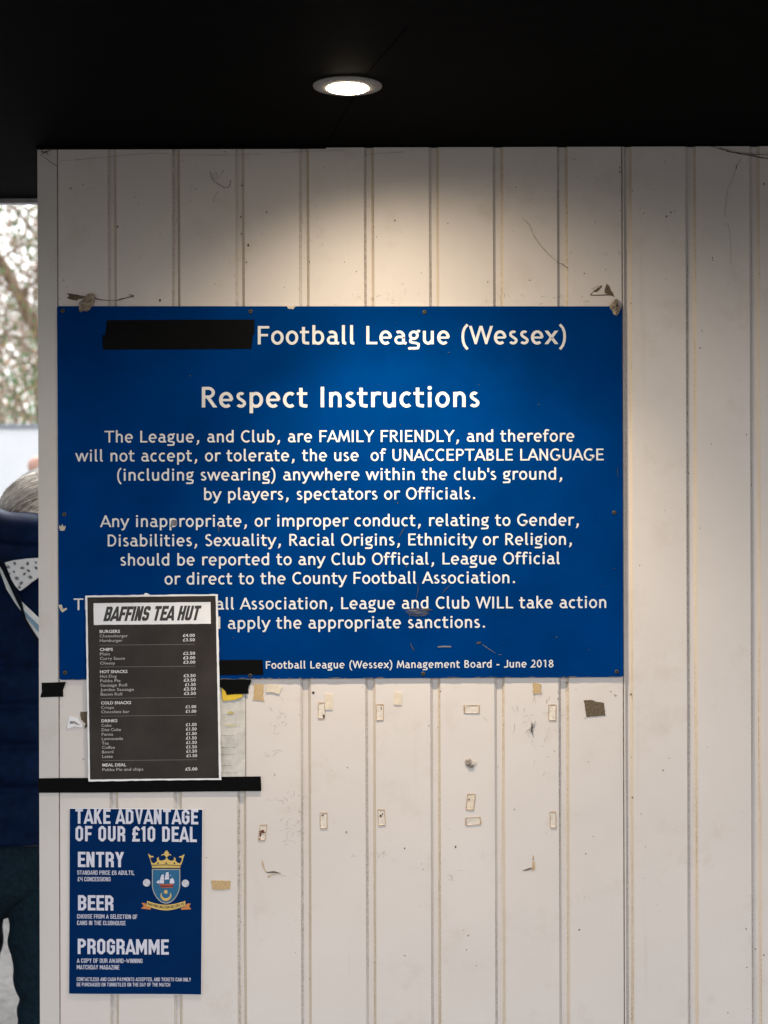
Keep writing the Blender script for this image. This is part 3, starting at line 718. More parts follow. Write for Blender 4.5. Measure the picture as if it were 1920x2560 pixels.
# ---- block capitals with cut corners (units: cap height 1000)
def block(ch, w, bw=460, cut=110):
    h = w/2; S = []; a, b, t, lo_ = h, bw-h, 1000-h, h; c = cut
    def st(p, closed=False, clip=None): S.append((p, w, clip, closed))
    ring = [(a, lo_+c), (a, t-c), (a+c, t), (b-c, t), (b, t-c), (b, lo_+c), (b-c, lo_), (a+c, lo_)]
    if ch == ' ': return bw*.55, S
    if ch in 'O0': st(ring, True)
    elif ch == 'D': st([(a, lo_), (a, t), (b-c, t), (b, t-c), (b, lo_+c), (b-c, lo_)], True)
    elif ch == 'C': st([(b, 640), (b, t-c), (b-c, t), (a+c, t), (a, t-c), (a, lo_+c), (a+c, lo_), (b-c, lo_), (b, lo_+c), (b, 360)])
    elif ch == 'G': st([(b, 680), (b, t-c), (b-c, t), (a+c, t), (a, t-c), (a, lo_+c), (a+c, lo_), (b-c, lo_), (b, lo_+c), (b, 500), (bw*.48, 500)])
    elif ch == 'S' or ch == '5': st([(b, 700), (b, t-c), (b-c, t), (a+c, t), (a, t-c), (a, 600), (a+c*.8, 520), (b-c*.8, 480), (b, 400), (b, lo_+c), (b-c, lo_), (a+c, lo_), (a, lo_+c), (a, 300)])
    elif ch == '6': st([(b, 720), (b, t-c), (b-c, t), (a+c, t), (a, t-c), (a, lo_+c), (a+c, lo_), (b-c, lo_), (b, lo_+c), (b, 470), (b-c, 560), (a, 560)])
    elif ch == 'U': st([(a, 1000), (a, lo_+c), (a+c, lo_), (b-c, lo_), (b, lo_+c), (b, 1000)])
    elif ch == 'J': st([(a, 300), (a, lo_+c), (a+c, lo_), (b-c, lo_), (b, lo_+c), (b, 1000)])
    elif ch == 'I': st([(h, 0), (h, 1000)]); return w + 70, S
    elif ch == '1': st([(h+70, 0), (h+70, 1000)]); st([(h+70, 1000-h*.9), (0, 800)]); return w + 150, S
    elif ch == 'L': st([(a, 1000), (a, lo_), (bw*.92, lo_)]); return bw, S
    elif ch == 'E': st([(bw*.94, t), (a, t), (a, lo_), (bw*.94, lo_)]); st([(a, 510), (bw*.84, 510)]); return bw, S
    elif ch == 'F': st([(bw*.94, t), (a, t), (a, 0)]); st([(a, 490), (bw*.84, 490)]); return bw*.98, S
    elif ch == 'H': st([(a, 0), (a, 1000)]); st([(b, 0), (b, 1000)]); st([(a, 500), (b, 500)])
    elif ch == 'N': st([(a, 0), (a, 1000)]); st([(b, 0), (b, 1000)]); st([(a-h*.3, 1080), (b+h*.3, -80)], False, (0, 1000))
    elif ch == 'M': b2 = bw*1.35-h; st([(a, 0), (a, 1000)]); st([(b2, 0), (b2, 1000)]); st([(a-h*.4, 1080), ((a+b2)/2, 330), (b2+h*.4, 1080)], False, (0, 1000)); return bw*1.35+70, S
    elif ch == 'W': b2 = bw*1.5; st([(-5+h*.9, 1080), (b2*.27, h), (b2*.5, 760), (b2*.73, h), (b2-h*.9+5, 1080)], False, (0, 1000)); return b2+70, S
    elif ch == 'T': st([(bw*.5, 0), (bw*.5, 1000)]); st([(0, t), (bw, t)])
    elif ch == 'A': st([(-h*.1, -100), (bw*.53, 1000-h*.2), (bw*1.06+h*.1, -100)], False, (0, 1000)); st([(bw*.2, 250), (bw*.86, 250)]); return bw*1.06+50, S
    elif ch == 'V': st([(-h*.1+h, 1100), (bw*.53, h*.2), (bw*1.06+h*.1-h, 1100)], False, (0, 1000)); return bw*1.06+50, S
    elif ch == 'Y': st([(h*.5, 1090), (bw*.52, 480), (bw*1.04-h*.5, 1090)], False, (400, 1000)); st([(bw*.52, 0), (bw*.52, 520)]); return bw*1.04+50, S
    elif ch == 'K': st([(a, 0), (a, 1000)]); st([(a, 380), (b+h*.5, 1090)], False, (0, 1000)); st([(bw*.4, 590), (b+h*.6, -90)], False, (0, 1000))
    elif ch == 'P': st([(a, 0), (a, t), (b-c, t), (b, t-c), (b, 420+c+h), (b-c, 420+h), (a, 420+h)])
    elif ch == 'R': st([(a, 0), (a, t), (b-c, t), (b, t-c), (b, 470+c), (b-c, 470), (a, 470)]); st([(b-c, 470), (b, 470-c), (b, 0)])
    elif ch == 'B': st([(a, lo_), (a, t), (b-c, t), (b, t-c), (b, 520+c), (b-c*.7, 515), (a, 515)]); st([(b-c*.7, 515), (b, 515-c), (b, lo_+c), (b-c, lo_), (a-h, lo_)])
    elif ch == 'Z': st([(0, t), (b, t), (a, lo_), (bw, lo_)])
    elif ch == '4': st([(a, 1000), (a, 450), (bw, 450)]); st([(b, 1000), (b, 0)])
    elif ch == '\u00a3': st([(b, 720), (b, t-c), (b-c, t), (a+c+40, t), (a+40, t-c), (a+60, 300), (a, lo_), (bw, lo_)]); st([(0, 500), (bw*.75, 500)])
    elif ch == ',': st([(h, 160), (h*.7, -130)]); return w + 90, S
    elif ch == '.': st([(h, 0), (h, 170)]); return w + 90, S
    elif ch == '-': st([(40, 470), (bw*.8, 470)]); return bw*.85 + 60, S
    return bw + 70, S
f_ = Flat(mmap, .0007)
set_line(f_, lambda c_, w_: block(c_, w_, 520, 60), 'BAFFINS TEA HUT', 217, 1070, 333, 323.5, 132, 205, 1000, -8, shear=.25)
f_.build('title', mHeadTxt, mn)
# small print uses the built-in outline face
def bfont(text, size=1.0, bold=0.0):
    cu = bpy.data.curves.new('tmp', 'FONT'); cu.body = text; cu.size = size; cu.offset = bold; cu.resolution_u = 2
    ob = bpy.data.objects.new('tmp', cu); COL.objects.link(ob)
    dg = bpy.context.evaluated_depsgraph_get(); me = bpy.data.meshes.new_from_object(ob.evaluated_get(dg))
    vs_ = [v.co.copy() for v in me.vertices]; fs = [list(p.vertices) for p in me.polygons]
    bpy.data.objects.remove(ob); bpy.data.curves.remove(cu); bpy.data.meshes.remove(me)
    return vs_, fs
def small(F_, text, x, base, cap, slope, mi=0, right=False, bold=0.0, width=None):
    vs_, fs = bfont(text, 1.0, bold)
    x0 = min(v.x for v in vs_); x1 = max(v.x for v in vs_); k = cap/.727
    kx = (width/(x1-x0)) if width else k
    ox = x - (x1-x0)*kx if right else x
    d = F_.dz
    F_.m.add([F_.mp(ox+(v.x-x0)*kx, base + slope*(v.x-x0)*kx - v.y*k, d) for v in vs_], fs, mi)
MS = -.0105
heads = [('BURGERS', 185, 438, 183), ('CHIPS', 186, 600, 118), ('HOT SNACKS', 188, 800, 247), ('COLD SNACKS', 196, 1081, 271), ('DRINKS', 200, 1242, 143), ('MEAL DEAL', 208, 1640, 212)]
items = [('Cheeseburger', 184, 478, 256), ('Hamburger', 186, 519, 204), ('Plain', 187, 640, 90), ('Curry Sauce', 187, 680, 225), ('Cheesy', 188, 722, 136),
 ('Hot Dog', 189, 841, 148), ('Pukka Pie', 190, 881, 181), ('Sausage Roll', 191, 921, 239), ('Jumbo Sausage', 191, 961, 300), ('Bacon Roll', 194, 1002, 192),
 ('Crisps', 196, 1122, 116), ('Chocolate bar', 197, 1161, 254), ('Coke', 199, 1283, 90), ('Diet Coke', 201, 1322, 173), ('Fanta', 202, 1363, 103), ('Lemonade', 203, 1403, 190),
 ('Tea', 203, 1443, 62), ('Coffee', 204, 1482, 116), ('Bovril', 205, 1522, 101), ('Latte', 206, 1563, 94), ('Pukka Pie and chips', 208, 1681, 367)]
prices = [('4.00', 1041, 473), ('3.50', 1041, 513), ('2.50', 1043, 634), ('3.00', 1044, 674), ('3.00', 1045, 714), ('3.50', 1047, 835), ('3.50', 1048, 875), ('1.50', 1048, 915),
 ('2.50', 1049, 955), ('3.50', 1050, 995), ('1.00', 1052, 1115), ('1.00', 1053, 1156), ('1.50', 1055, 1276), ('1.50', 1055, 1316), ('1.50', 1056, 1357), ('1.50', 1056, 1397),
 ('1.50', 1057, 1437), ('1.50', 1057, 1477), ('1.50', 1058, 1516), ('1.50', 1060, 1556), ('5.00', 1062, 1676)]
for tx, x, y, wd in heads:
    f_ = Flat(mmap, .0006); small(f_, tx, x, y, 27.5, MS, 0, width=wd, bold=.022); f_.build('section_heading', mInk, mn)
f_ = Flat(mmap, .0006)
for tx, x, y, wd in items: small(f_, tx, x, y, 27, MS, 0, width=wd, bold=.006)
f_.build('item_list', mInkDim, mn)
f_ = Flat(mmap, .0006)
for tx, x, y in prices: small(f_, '\u00a3' + tx, x, y, 27.5, MS, 0, right=True, width=(96 if tx[0] == '1' else 108), bold=.016)
f_.build('price_column', mInk, mn)
for x0, y0, x1, y1 in ((185, 548, 1042, 540), (188, 745, 1044, 737), (191, 1027, 1050, 1018), (197, 1187, 1054, 1179), (206, 1588, 1061, 1580)):
    f_ = Flat(mmap, .0006); f_.stroke([(x0+(x1-x0)*k/16, y0+(y1-y0)*k/16) for k in range(17)], 3.0, dz=.0006); f_.build('divider_rule', mInkLine, mn)

# ---------------------------------------------------------------- blue deal poster
def zp(x, y): return (150 + x/4.1475, 2000 + y/4.1475)
ps = thing('deal_poster', 'blue ten pound deal poster with club crest under the long black tape', 'poster', W(340, 2250, .001))
def pmap(x, y, d): X, Y = zp(x, y); return W(X, Y, .0022 + d + .0007*math.sin(X*.02)*math.sin(Y*.017))
f_ = Flat(pmap); quadgrid(f_, ((102, 80), (1483, 92), (1471, 2017), (93, 2007)), 14, 20, 0, 0, 0); f_.build('sheet', mPaperW, ps)
f_ = Flat(pmap); quadgrid(f_, ((105, 87), (1478, 98), (1466, 2011), (97, 2003)), 14, 20, 0, .0003, 0); f_.build('printed_field', mPBlue, ps)
BL = lambda c_, w_: block(c_, w_, 500, 120)
BS = lambda c_, w_: block(c_, w_, 500, 110)
f_ = Flat(pmap, .0006)
set_line(f_, BL, 'TAKE ADVANTAGE', 163, 1436, 241, 249, 152, 172, 1000, 40, clip=89.5)
set_line(f_, BL, 'OF OUR \u00a310 DEAL', 165, 1421, 422, 432, 158, 172, 1000, 60)
f_.build('heading', mPText, ps)
for a_ in (('ENTRY', 190, 667, 690, 693), ('BEER', 190, 556, 1140, 1143), ('PROGRAMME', 187, 1131, 1592, 1598)):
    f_ = Flat(pmap, .0006); set_line(f_, BL, *a_, 158, 172, 1000, 25); f_.build('section_heading', mPText, ps)
f_ = Flat(pmap, .0006)
for tx, x0, x1, y, cp, tr in (('STANDARD PRICE \u00a36 ADULTS,', 183, 772, 769, 44, 40), ('\u00a34 CONCESSIONS', 187, 528, 837, 44, 40), ('CHOOSE FROM A SELECTION OF', 180, 806, 1225, 45, 40),
    ('CANS IN THE CLUBHOUSE', 180, 684, 1292, 45, 40), ('A COPY OF OUR AWARD-WINNING', 178, 858, 1682, 45, 40), ('MATCHDAY MAGAZINE', 178, 619, 1750, 45, 40),
    ('CONTACTLESS AND CASH PAYMENTS ACCEPTED, AND TICKETS CAN ONLY', 178, 1359, 1870, 38, 40), ('BE PURCHASED ON TURNSTILES ON THE DAY OF THE MATCH', 178, 1144, 1925, 38, 40)):
    set_line(f_, BS, tx, x0, x1, y, y + (x1-x0)*.005, cp, 132, 1000, tr)
f_.build('small_print', mPText, ps)
# crest
def zc(x, y): return (330 + x/9.759, 2090 + y/9.759)
def cmap(x, y, d): X, Y = zc(x, y); return W(X, Y, .0022 + .0006 + d + .0007*math.sin(X*.02)*math.sin(Y*.017))
def crest(name, mats, fn, dz=0.0, par=None):
    q = Flat(cmap, dz); fn(q); return q.build(name, mats, par or ps)
def shield_pts(i):
    L, Rr, tp, by = 492+i, 1183-i, 795+i, 1640-i*1.2
    mid = (L+Rr)/2
    return [(L, tp), (Rr, tp), (Rr, 1200)] + [(mid + (Rr-mid)*math.cos(R(a)), 1200 + (by-1200)*math.sin(R(a))**1.25) for a in range(10, 90, 10)] + [(mid, by)] + \
           [(mid - (Rr-mid)*math.cos(R(a)), 1200 + (by-1200)*math.sin(R(a))**1.25) for a in range(80, 0, -10)] + [(L, 1200)]
def f_shield(q):
    q.poly(shield_pts(0), 0, 0); q.poly(shield_pts(24), 1, .0001)
sh = crest('crest_shield', [mSilver, mTeal], f_shield)
def f_crown(q):
    q.poly([(480, 690), (455, 600), (395, 415), (470, 480), (440, 520), (470, 610), (520, 665), (580, 640), (620, 590), (610, 540), (665, 500), (655, 545), (690, 590), (760, 590), (825, 560), (840, 500),
            (850, 500), (880, 560), (930, 590), (1000, 590), (1030, 545), (1025, 500), (1072, 545), (1065, 590), (1110, 640), (1170, 665), (1215, 600), (1225, 520), (1200, 485), (1290, 430), (1225, 640), (1190, 720), (1180, 740), (490, 735)], 0)
    q.poly([(850, 335), (905, 400), (890, 440), (860, 500), (840, 500), (805, 450), (790, 400)], 0)
    q.poly([(840, 505), (780, 450), (730, 470), (712, 485), (735, 440), (790, 425), (830, 470)], 0)
    q.poly([(860, 505), (915, 455), (955, 470), (972, 485), (945, 440), (905, 425), (870, 470)], 0)
    q.poly([(450, 500), (490, 470), (540, 500), (520, 515), (480, 510), (460, 540)], 0); q.poly([(1225, 500), (1180, 480), (1142, 505), (1170, 515), (1200, 515), (1215, 540)], 0)
    q.poly([(492, 730), (1185, 730), (1183, 765), (495, 765)], 0)
    q.stroke([(485, 705), (840, 695), (1190, 712)], 16, 1, dz=.0003)
    for cx in (640, 840, 1040): q.poly([(cx, 625), (cx+24, 655), (cx, 688), (cx-24, 655)], 1, .0003)
    q.stroke([(490, 778), (1185, 778)], 18, 1, dz=.0003)
    for s_ in (-1, 1):
        q.stroke([(845+s_*370, 560), (845+s_*330, 620), (845+s_*280, 640)], 10, 1, dz=.0003); q.stroke([(845+s_*190, 560), (845+s_*130, 590), (845+s_*90, 560)], 10, 1, dz=.0003)
crest('crest_crown', [mGold, mCrestDk], f_crown)
def f_ship(q):
    q.poly([(660, 1150), (700, 1165), (1020, 1150), (1005, 1250), (720, 1255), (700, 1220)], 1)
    q.poly([(690, 1205), (1012, 1200), (1006, 1225), (700, 1228)], 2, .0003)
    for pts in ([(595, 1120), (672, 1055), (660, 1155)], [(720, 950), (775, 920), (785, 985), (710, 1000)], [(705, 1000), (785, 995), (790, 1055), (690, 1065)], [(685, 1068), (792, 1062), (785, 1150), (668, 1140)],
                [(838, 880), (895, 868), (900, 915), (825, 925)], [(825, 930), (903, 922), (908, 970), (815, 985)], [(812, 990), (908, 978), (910, 1045), (805, 1055)], [(800, 1062), (912, 1050), (915, 1150), (780, 1150)],
                [(938, 930), (1000, 1010), (932, 1035)], [(930, 1045), (1005, 1018), (1045, 1115), (1020, 1148), (925, 1148)]): q.poly(pts, 0)
    for a, b in (((790, 930), (795, 1160)), ((912, 880), (920, 1160)), ((640, 1150), (580, 1125)), ((690, 930), (745, 905)), ((800, 865), (870, 850))): q.stroke([a, b], 9, 2, dz=.0003)
crest('ship', [mPText, mRed, mCrestDk], f_ship, .0002, sh)
def f_star(q):
    pts = []
    for k in range(16):
        r_ = 62 if k % 2 == 0 else 30; a = R(k*22.5 + 5); pts.append((832 + r_*math.sin(a), 1350 - r_*1.05*math.cos(a)))
    q.poly(pts, 0); 
    o_ = arc(835, 1450, 132, 125, 215, -35, 22); i_ = arc(835, 1410, 108, 100, -15, 195, 20)
    pts = [(835 + 132*math.cos(R(a)), 1448 + 128*math.sin(R(a))) for a in range(-40, 221, 10)] + [(835 + 104*math.cos(R(a)), 1415 + 92*math.sin(R(a))) for a in range(200, -21, -10)]
    q.poly(pts, 0); q.stroke([(835 + 118*math.cos(R(a)), 1452 + 118*math.sin(R(a))) for a in range(10, 171, 10)], 16, 1, dz=.0003)
crest('star_and_crescent', [mGold, mGoldD], f_star, .0002, sh)
def f_rib(q):
    q.poly([(238, 1620), (330, 1625), (390, 1700), (470, 1730), (465, 1785), (225, 1755), (295, 1695)], 1); q.poly([(1440, 1632), (1350, 1640), (1290, 1710), (1205, 1740), (1205, 1790), (1450, 1775), (1395, 1705)], 1)
    up_ = [(375 + 930*k/16, 1570 + 95*math.sin(math.pi*k/16)) for k in range(17)]; lo2 = [(360 + 950*k/16, 1690 + 110*math.sin(math.pi*k/16)) for k in range(17)]
    for k in range(16): q.poly([up_[k], up_[k+1], lo2[k+1], lo2[k]], 0, .0002)
crest('crest_ribbon', [mGold, mOrange], f_rib)
def rmap(x, y, d): return cmap(x, y + 95*math.sin(math.pi*(x-375)/930), d)
f_ = Flat(rmap, .0005); set_line(f_, glyph, 'BAFFINS MILTON ROVERS FC', 395, 1285, 1658, 1660, 62, 120); f_.build('ribbon_lettering', mCrestDk, ps)
for cx, cy in ((363, 1132), (1308, 1145)):
    def f_ball(q, cx=cx, cy=cy):
        q.poly(arc(cx, cy, 92, 94, 0, 360, 24)[:-1], 1, 0); q.poly(arc(cx, cy, 84, 86, 0, 360, 24)[:-1], 0, .0001)
        for a, b, c_ in (((-60, 20), (-20, -30), (10, -75)), ((-40, 50), (-5, 0), (45, -60)), ((20, 75), (25, 30), (75, 0)), ((-70, -15), (-40, -50), (-20, -70)), ((35, 60), (45, 30), (70, 30))):
            q.stroke([(cx+a[0], cy+a[1]), (cx+b[0], cy+b[1]), (cx+c_[0], cy+c_[1])], 10, 1, dz=.0002)
    crest('football_emblem', [mPText, mSilver], f_ball)

# ---------------------------------------------------------------- residue on the wall
GP = 'old adhesive pads left on the wall'
def o7(x, y): return (500 + x/2.765, 1650 + y/2.765)
def o8(x, y): return (1050 + x/2.765, 1650 + y/2.765)
def pad(pts, mat, label, worn=True, seed=1, th=.0013, rim=None, spots=()):
    t_ = thing('adhesive_pad', label, 'adhesive pad', W(sum(p[0] for p in pts)/len(pts), sum(p[1] for p in pts)/len(pts), .0005), GP)
    P = jag(pts, .35 if not worn else .7, seed, 5); n = len(P)
    cx = sum(p[0] for p in P)/n; cy = sum(p[1] for p in P)/n
    m = MB(); A = [W(x, y, 0.0002) for x, y in P]; Bq = [W(x, y, th) for x, y in P]
    I = [W(cx+(x-cx)*.86, cy+(y-cy)*.9, th) for x, y in P]
    rr = random.Random(seed); I2 = [W(cx+(x-cx)*.80, cy+(y-cy)*.85, th*(rr.uniform(.35, .9) if worn else 1)) for x, y in P]
    for k in range(n):
        q = (k+1) % n
        m.add([A[k], A[q], Bq[q], Bq[k]], [(3, 2, 1, 0)], 1 if rim else 0)
        m.add([Bq[k], Bq[q], I[q], I[k]], [(3, 2, 1, 0)], 1 if rim else 0)
        m.add([I[k], I[q], I2[q], I2[k]], [(3, 2, 1, 0)], 0)
    m.add(I2, [list(range(n))], 0)
    m.build('pad', [mat] + ([rim] if rim else []), t_)
    if spots:
        s_ = Flat(lambda x, y, d: W(x, y, th + .0003 + d))
        for k, (x, y, rx_, ry_) in enumerate(spots): s_.poly(jag(arc(x, y, rx_, ry_, 0, 360, 7)[:-1], min(rx_, ry_)*.35, seed + k, 2))
        s_.build('stain', mRust if 'rust' in label else mScuff, t_)
    return t_
def rect7(a, b, c_, d, s=0): return [o7(a+s, b), o7(c_+s, b), o7(c_-s, d), o7(a-s, d)]
def rect8(a, b, c_, d, s=0): return [o8(a+s, b), o8(c_+s, b), o8(c_-s, d), o8(a-s, d)]
pad(rect7(863, 234, 918, 343), mCream, 'clean cream pad, tallest upright one beside a brown-spotted pad below the sign', False, 1)
pad(rect7(816, 293, 864, 405), mPale, 'worn pad with a brown spot, left of the clean cream pad below the sign', True, 2, rim=mPadEdge, spots=((809.5, 1790, 3, 4),))
pad(rect7(1218, 305, 1268, 417), mPale, 'pale torn pad on a groove edge below the sign, left of the short cream pad', True, 3, rim=mPadEdge, spots=((953, 1770, 1.6, 3),))
pad([o7(1345, 218), o7(1395, 230), o7(1393, 312), o7(1340, 308)], mCream, 'short clean cream pad with a slanting top edge below the sign', False, 4)
pad(rect7(408, 1137, 458, 1247, 7), mPale, 'tilted pad with a dark rust stain across its middle', True, 5, rim=mPadEdge, spots=((656, 2079, 7, 4), (651, 2086, 2.4, 6), (650, 2097, 2, 2)))
pad(rect7(829, 1054, 880, 1165, -1), mPale, 'upright worn pad with a brown smudge near its top, in the lower row', True, 6, rim=mPadEdge, spots=((807, 2038, 3, 1.6),))
pad(rect7(1230, 1033, 1280, 1145, -2), mPale, 'upright pad with a small black hole in it, in the lower row', True, 7, rim=mPadEdge, spots=((952, 2039, 2.6, 3.6), (957, 2034, 1.5, 2.5)))
pad(rect8(302, 312, 412, 366), mPale, 'pad lying on its side just under the sign, highest of the sideways pads', True, 8, rim=mPadEdge)
pad(rect8(888, 307, 940, 418), mPale, 'pale upright pad outlined in brown glue, left of the dark brown tape square', True, 9, rim=mPadEdge)
pad(rect8(322, 925, 377, 1037, 6), mCream, 'leaning cream pad with one dark dot, directly above the sideways outlined pad', True, 10, rim=mPadEdge, spots=((1172.5, 1998, 2, 2),))
pad([o8(312, 1090), o8(418, 1084), o8(422, 1137), o8(313, 1142)], mPale, 'sideways pad outlined in brown glue, under the leaning dotted pad', True, 11, rim=mPadEdge)
pad(rect8(898, 1048, 940, 1160, -2), mPale, 'upright pad overlapping a groove edge, rightmost pad in the lower row', True, 13, rim=mPadEdge)
GT = 'old tan tape remnants'
slab('masking_tape', [o7(372, 167), o7(440, 167), o7(438, 255), o7(446, 285), o7(364, 276), o7(372, 240)], .0002, .0010, mTan, 'tan woven tape piece under the sign, nearest to the tea menu', 'tape', GT, jagamt=.5, seed=2)
slab('masking_tape', [o7(78, 1523), o7(210, 1525), o7(208, 1582), o7(150, 1588), o7(86, 1584)], .0002, .0010, mTan, 'tan tape remnant right of the blue deal poster', 'tape', GT, jagamt=.8, seed=3)
slab('masking_tape', [o8(780, 155), o8(836, 165), o8(836, 230), o8(782, 236)], .0002, .0010, mTan, 'small tan tape remnant at the lower sign edge with a scorched top', 'tape', GT, jagamt=.6, seed=4)
slab('cream_tape', [o7(455, 168), o7(525, 170), o7(565, 184), o7(550, 235), o7(500, 222), o7(456, 222)], .0003, .0018, mCream, 'cream torn tape curl with a thread tail below the sign', 'tape', jagamt=.5, seed=7)
slab('brown_tape_patch', [o8(1130, 278), o8(1185, 276), o8(1228, 290), o8(1270, 294), o8(1280, 384), o8(1200, 388), o8(1148, 394), o8(1142, 330)], .0002, .0009, mBrownTape, 'dark brown square of tape residue right of the pads under the sign corner', 'tape residue', jagamt=.9, seed=3, sub=5)
slab('brown_tape_patch', [zl(488, 315), zl(535, 312), zl(541, 395), zl(512, 420), zl(520, 385), zl(492, 360)], .0002, .0009, mBrownTape, 'ragged brown tape residue beside the left edge of the tea menu', 'tape residue', jagamt=.9, seed=6)
tp_ = thing('torn_paper', 'small torn white paper corner with grey tear left of the tea menu', 'paper scrap', W(188, 1806, .0005))
f_ = MB(); P = jag([zl(422, 342), zl(470, 350), zl(503, 392), zl(500, 408), zl(455, 402), zl(412, 416), zl(410, 405)], .5, 3, 3)
f_.prism([W(x, y, .0022) for x, y in P], [W(x, y, .0004) for x, y in P]); f_.build('scrap', mPaperW, tp_)
q = Flat(lambda x, y, d: W(x, y, .0026 + d)); q.poly(jag([zl(425, 372), zl(455, 370), zl(470, 382), zl(495, 395), zl(470, 392), zl(450, 384), zl(428, 388)], .6, 2, 3)); q.build('tear', M('torn_grey', (.26, .24, .23), .9, .3, 200), tp_)
# curled scraps caught on the top corners of the sign
def crumple(name, outline, base, depth, mat, seed, parent=None):
    cx = sum(p[0] for p in outline)/len(outline); cy = sum(p[1] for p in outline)/len(outline)
    P = jag(outline, .8, seed, 3); n = len(P); m = MB(); rr = random.Random(seed); rows = []
    for s_ in (1.0, .78, .52, .25):
        rows.append([W(cx+(x-cx)*s_, cy+(y-cy)*s_, base + depth*((1-s_)*.5 + rr.uniform(0, .5)) if s_ < 1 else base + depth*rr.uniform(0, .25)) for x, y in P])
    rows.insert(0, [W(x, y, .0004) for x, y in P])
    m.rings([r_[::-1] for r_ in rows], 0, False, True); return m.build(name, mat, parent)
def zt(x, y): return (140 + x/7.541, 700 + y/7.541)
tw = thing('dried_leaf_wad', 'crumpled brown leaf wad with a thin twig caught on the sign top edge', 'debris', W(225, 755, .004))
crumple('leaf', [zt(*p) for p in ((600, 270), (690, 250), (740, 300), (730, 400), (690, 500), (650, 560), (590, 600), (530, 590), (470, 615), (440, 590), (440, 530), (470, 490), (440, 440), (530, 370), (560, 320))], .0048, .006, mScrap, 5, tw)
crumple('dried_strip', [zt(*p) for p in ((215, 250), (400, 275), (550, 310), (520, 350), (420, 360), (400, 390), (280, 370), (205, 340), (250, 310))], .0012, .0012, mBrownTape, 6, tw)
w_ = MB(); rr = random.Random(5)
w_.tube([W(*zt(x, y), .003) for x, y in ((720, 330), (780, 362), (880, 380), (980, 388), (1150, 392), (1215, 368), (1330, 340), (1400, 320), (1470, 310))], [.0011, .0008, .0006, .0005, .0004, .0009, .0005, .0005, .0010], 6)
w_.tube([W(*zt(x, y), .003) for x, y in ((1470, 310), (1440, 290), (1370, 280))], [.0012, .0007, .0003], 6); w_.build('twig', mWeb, tw)
def zr(x, y): return (1440 + x/10.37, 680 + y/10.37)
sp_ = thing('paper_wad', 'crumpled grey paper wad stuck on the upper right corner of the blue sign', 'debris', W(1538, 768, .004))
crumple('wad', [zr(*p) for p in ((1035, 690), (1080, 760), (1110, 800), (1085, 870), (1160, 930), (1110, 1075), (1050, 1150), (950, 1105), (930, 1010), (870, 960), (870, 860), (950, 770))], .0046, .007, mScrap, 9, sp_)
gl_ = thing('glue_triangle', 'dark triangular glue marks above the upper right corner of the sign', 'glue residue', W(1506, 729, .0005))
q = Flat(lambda x, y, d: W(x, y, .0006 + d))
q.poly(jag([zr(*p) for p in ((785, 305), (850, 350), (900, 470), (975, 580), (960, 610), (860, 590), (740, 545), (735, 470))], .6, 3, 4))
q.poly(jag([zr(*p) for p in ((660, 345), (680, 375), (600, 470), (530, 520), (440, 510), (480, 465), (600, 390))], .5, 4, 3))
q.stroke([zr(*p) for p in ((365, 590), (450, 605), (650, 600), (860, 590), (950, 610), (1000, 650))], [2.5, 2, 2.4, 3.4, 3, 1]); q.stroke([zr(*p) for p in ((400, 450), (500, 400), (640, 345))], .7)
q.stroke([zr(*p) for p in ((375, 590), (430, 520), (450, 500))], 1.2); q.build('glue', mBrownTape, gl_)
bl = thing('putty_blob', 'round grey putty blob with a curl on the wall between the rows of pads', 'putty', W(1172, 1907, .002))
crumple('blob', [o8(*p) for p in ((310, 700), (325, 683), (350, 680), (357, 700), (352, 715), (372, 722), (372, 738), (350, 748), (330, 735), (312, 722))], .0012, .004, M('grey_putty', (.33, .28, .24), .8, .3, 150, .6, dirt=(.10, .07, .05), dirt_at=(.55, .7), dscale=150), 4, bl)
q = MB(); q.tube([W(*o8(x, y), .002) for x, y in ((372, 715), (368, 705), (376, 697), (388, 702), (386, 712))], .0006, 6); q.build('curl', mCream, bl)
# glue arcs, insect husk, cobwebs
def smear(name, mats, label, cat, draw, at, off=.0006):
    t_ = thing(name, label, cat, W(*at, off)); q = Flat(lambda x, y, d: W(x, y, off + d)); draw(q); q.build('mark', mats, t_); return t_
def d1(q):
    q.stroke([o7(*p) for p in ((430, 1385), (436, 1420), (450, 1455), (465, 1470))], [2.5, 4.5, 2.5, 1.5], 0); q.stroke([o7(*p) for p in ((460, 1468), (510, 1465), (560, 1475))], [2, 5, .8], 1); q.stroke([o7(*p) for p in ((470, 1500), (490, 1485), (530, 1480), (592, 1492))], [5, 3, 1, 1.5], 0)
smear('glue_streak', [M('pale_glue', (.50, .38, .25), .8, .25, 200), mBrownTape], 'curved brown glue streak between the deal poster and the lower pads', 'glue residue', d1, (680, 2175))
def d2(q):
    q.poly(jag([o8(*p) for p in ((778, 1350), (788, 1352), (786, 1385), (778, 1385))], .4, 1, 3), 0); q.poly(jag([o8(*p) for p in ((778, 1392), (794, 1392), (795, 1452), (765, 1454), (775, 1440))], .5, 2, 3), 0); q.stroke([o8(*p) for p in ((710, 1455), (740, 1449), (772, 1438))], [1.5, 4, 3], 1)
smear('glue_streak', [M('tan_glue', (.48, .34, .19), .8, .3, 200), mBrownTape], 'L-shaped tan glue corner low on the wall beneath the rightmost pads', 'glue residue', d2, (1322, 2160))
def d3(q):
    for k, (a, b) in enumerate((((1312, 215), (1330, 222)), ((1340, 238), (1364, 248)), ((1345, 245), (1352, 256)))): q.stroke([o8(*a), o8(*b)], [2.4, 1.0], 0)
smear('paint_flake', [M('flaked_paint', (.34, .25, .17), .9, .3, 200)], 'tiny curled brown paint flakes near the sign lower right corner', 'paint flake', d3, (1532, 1734))
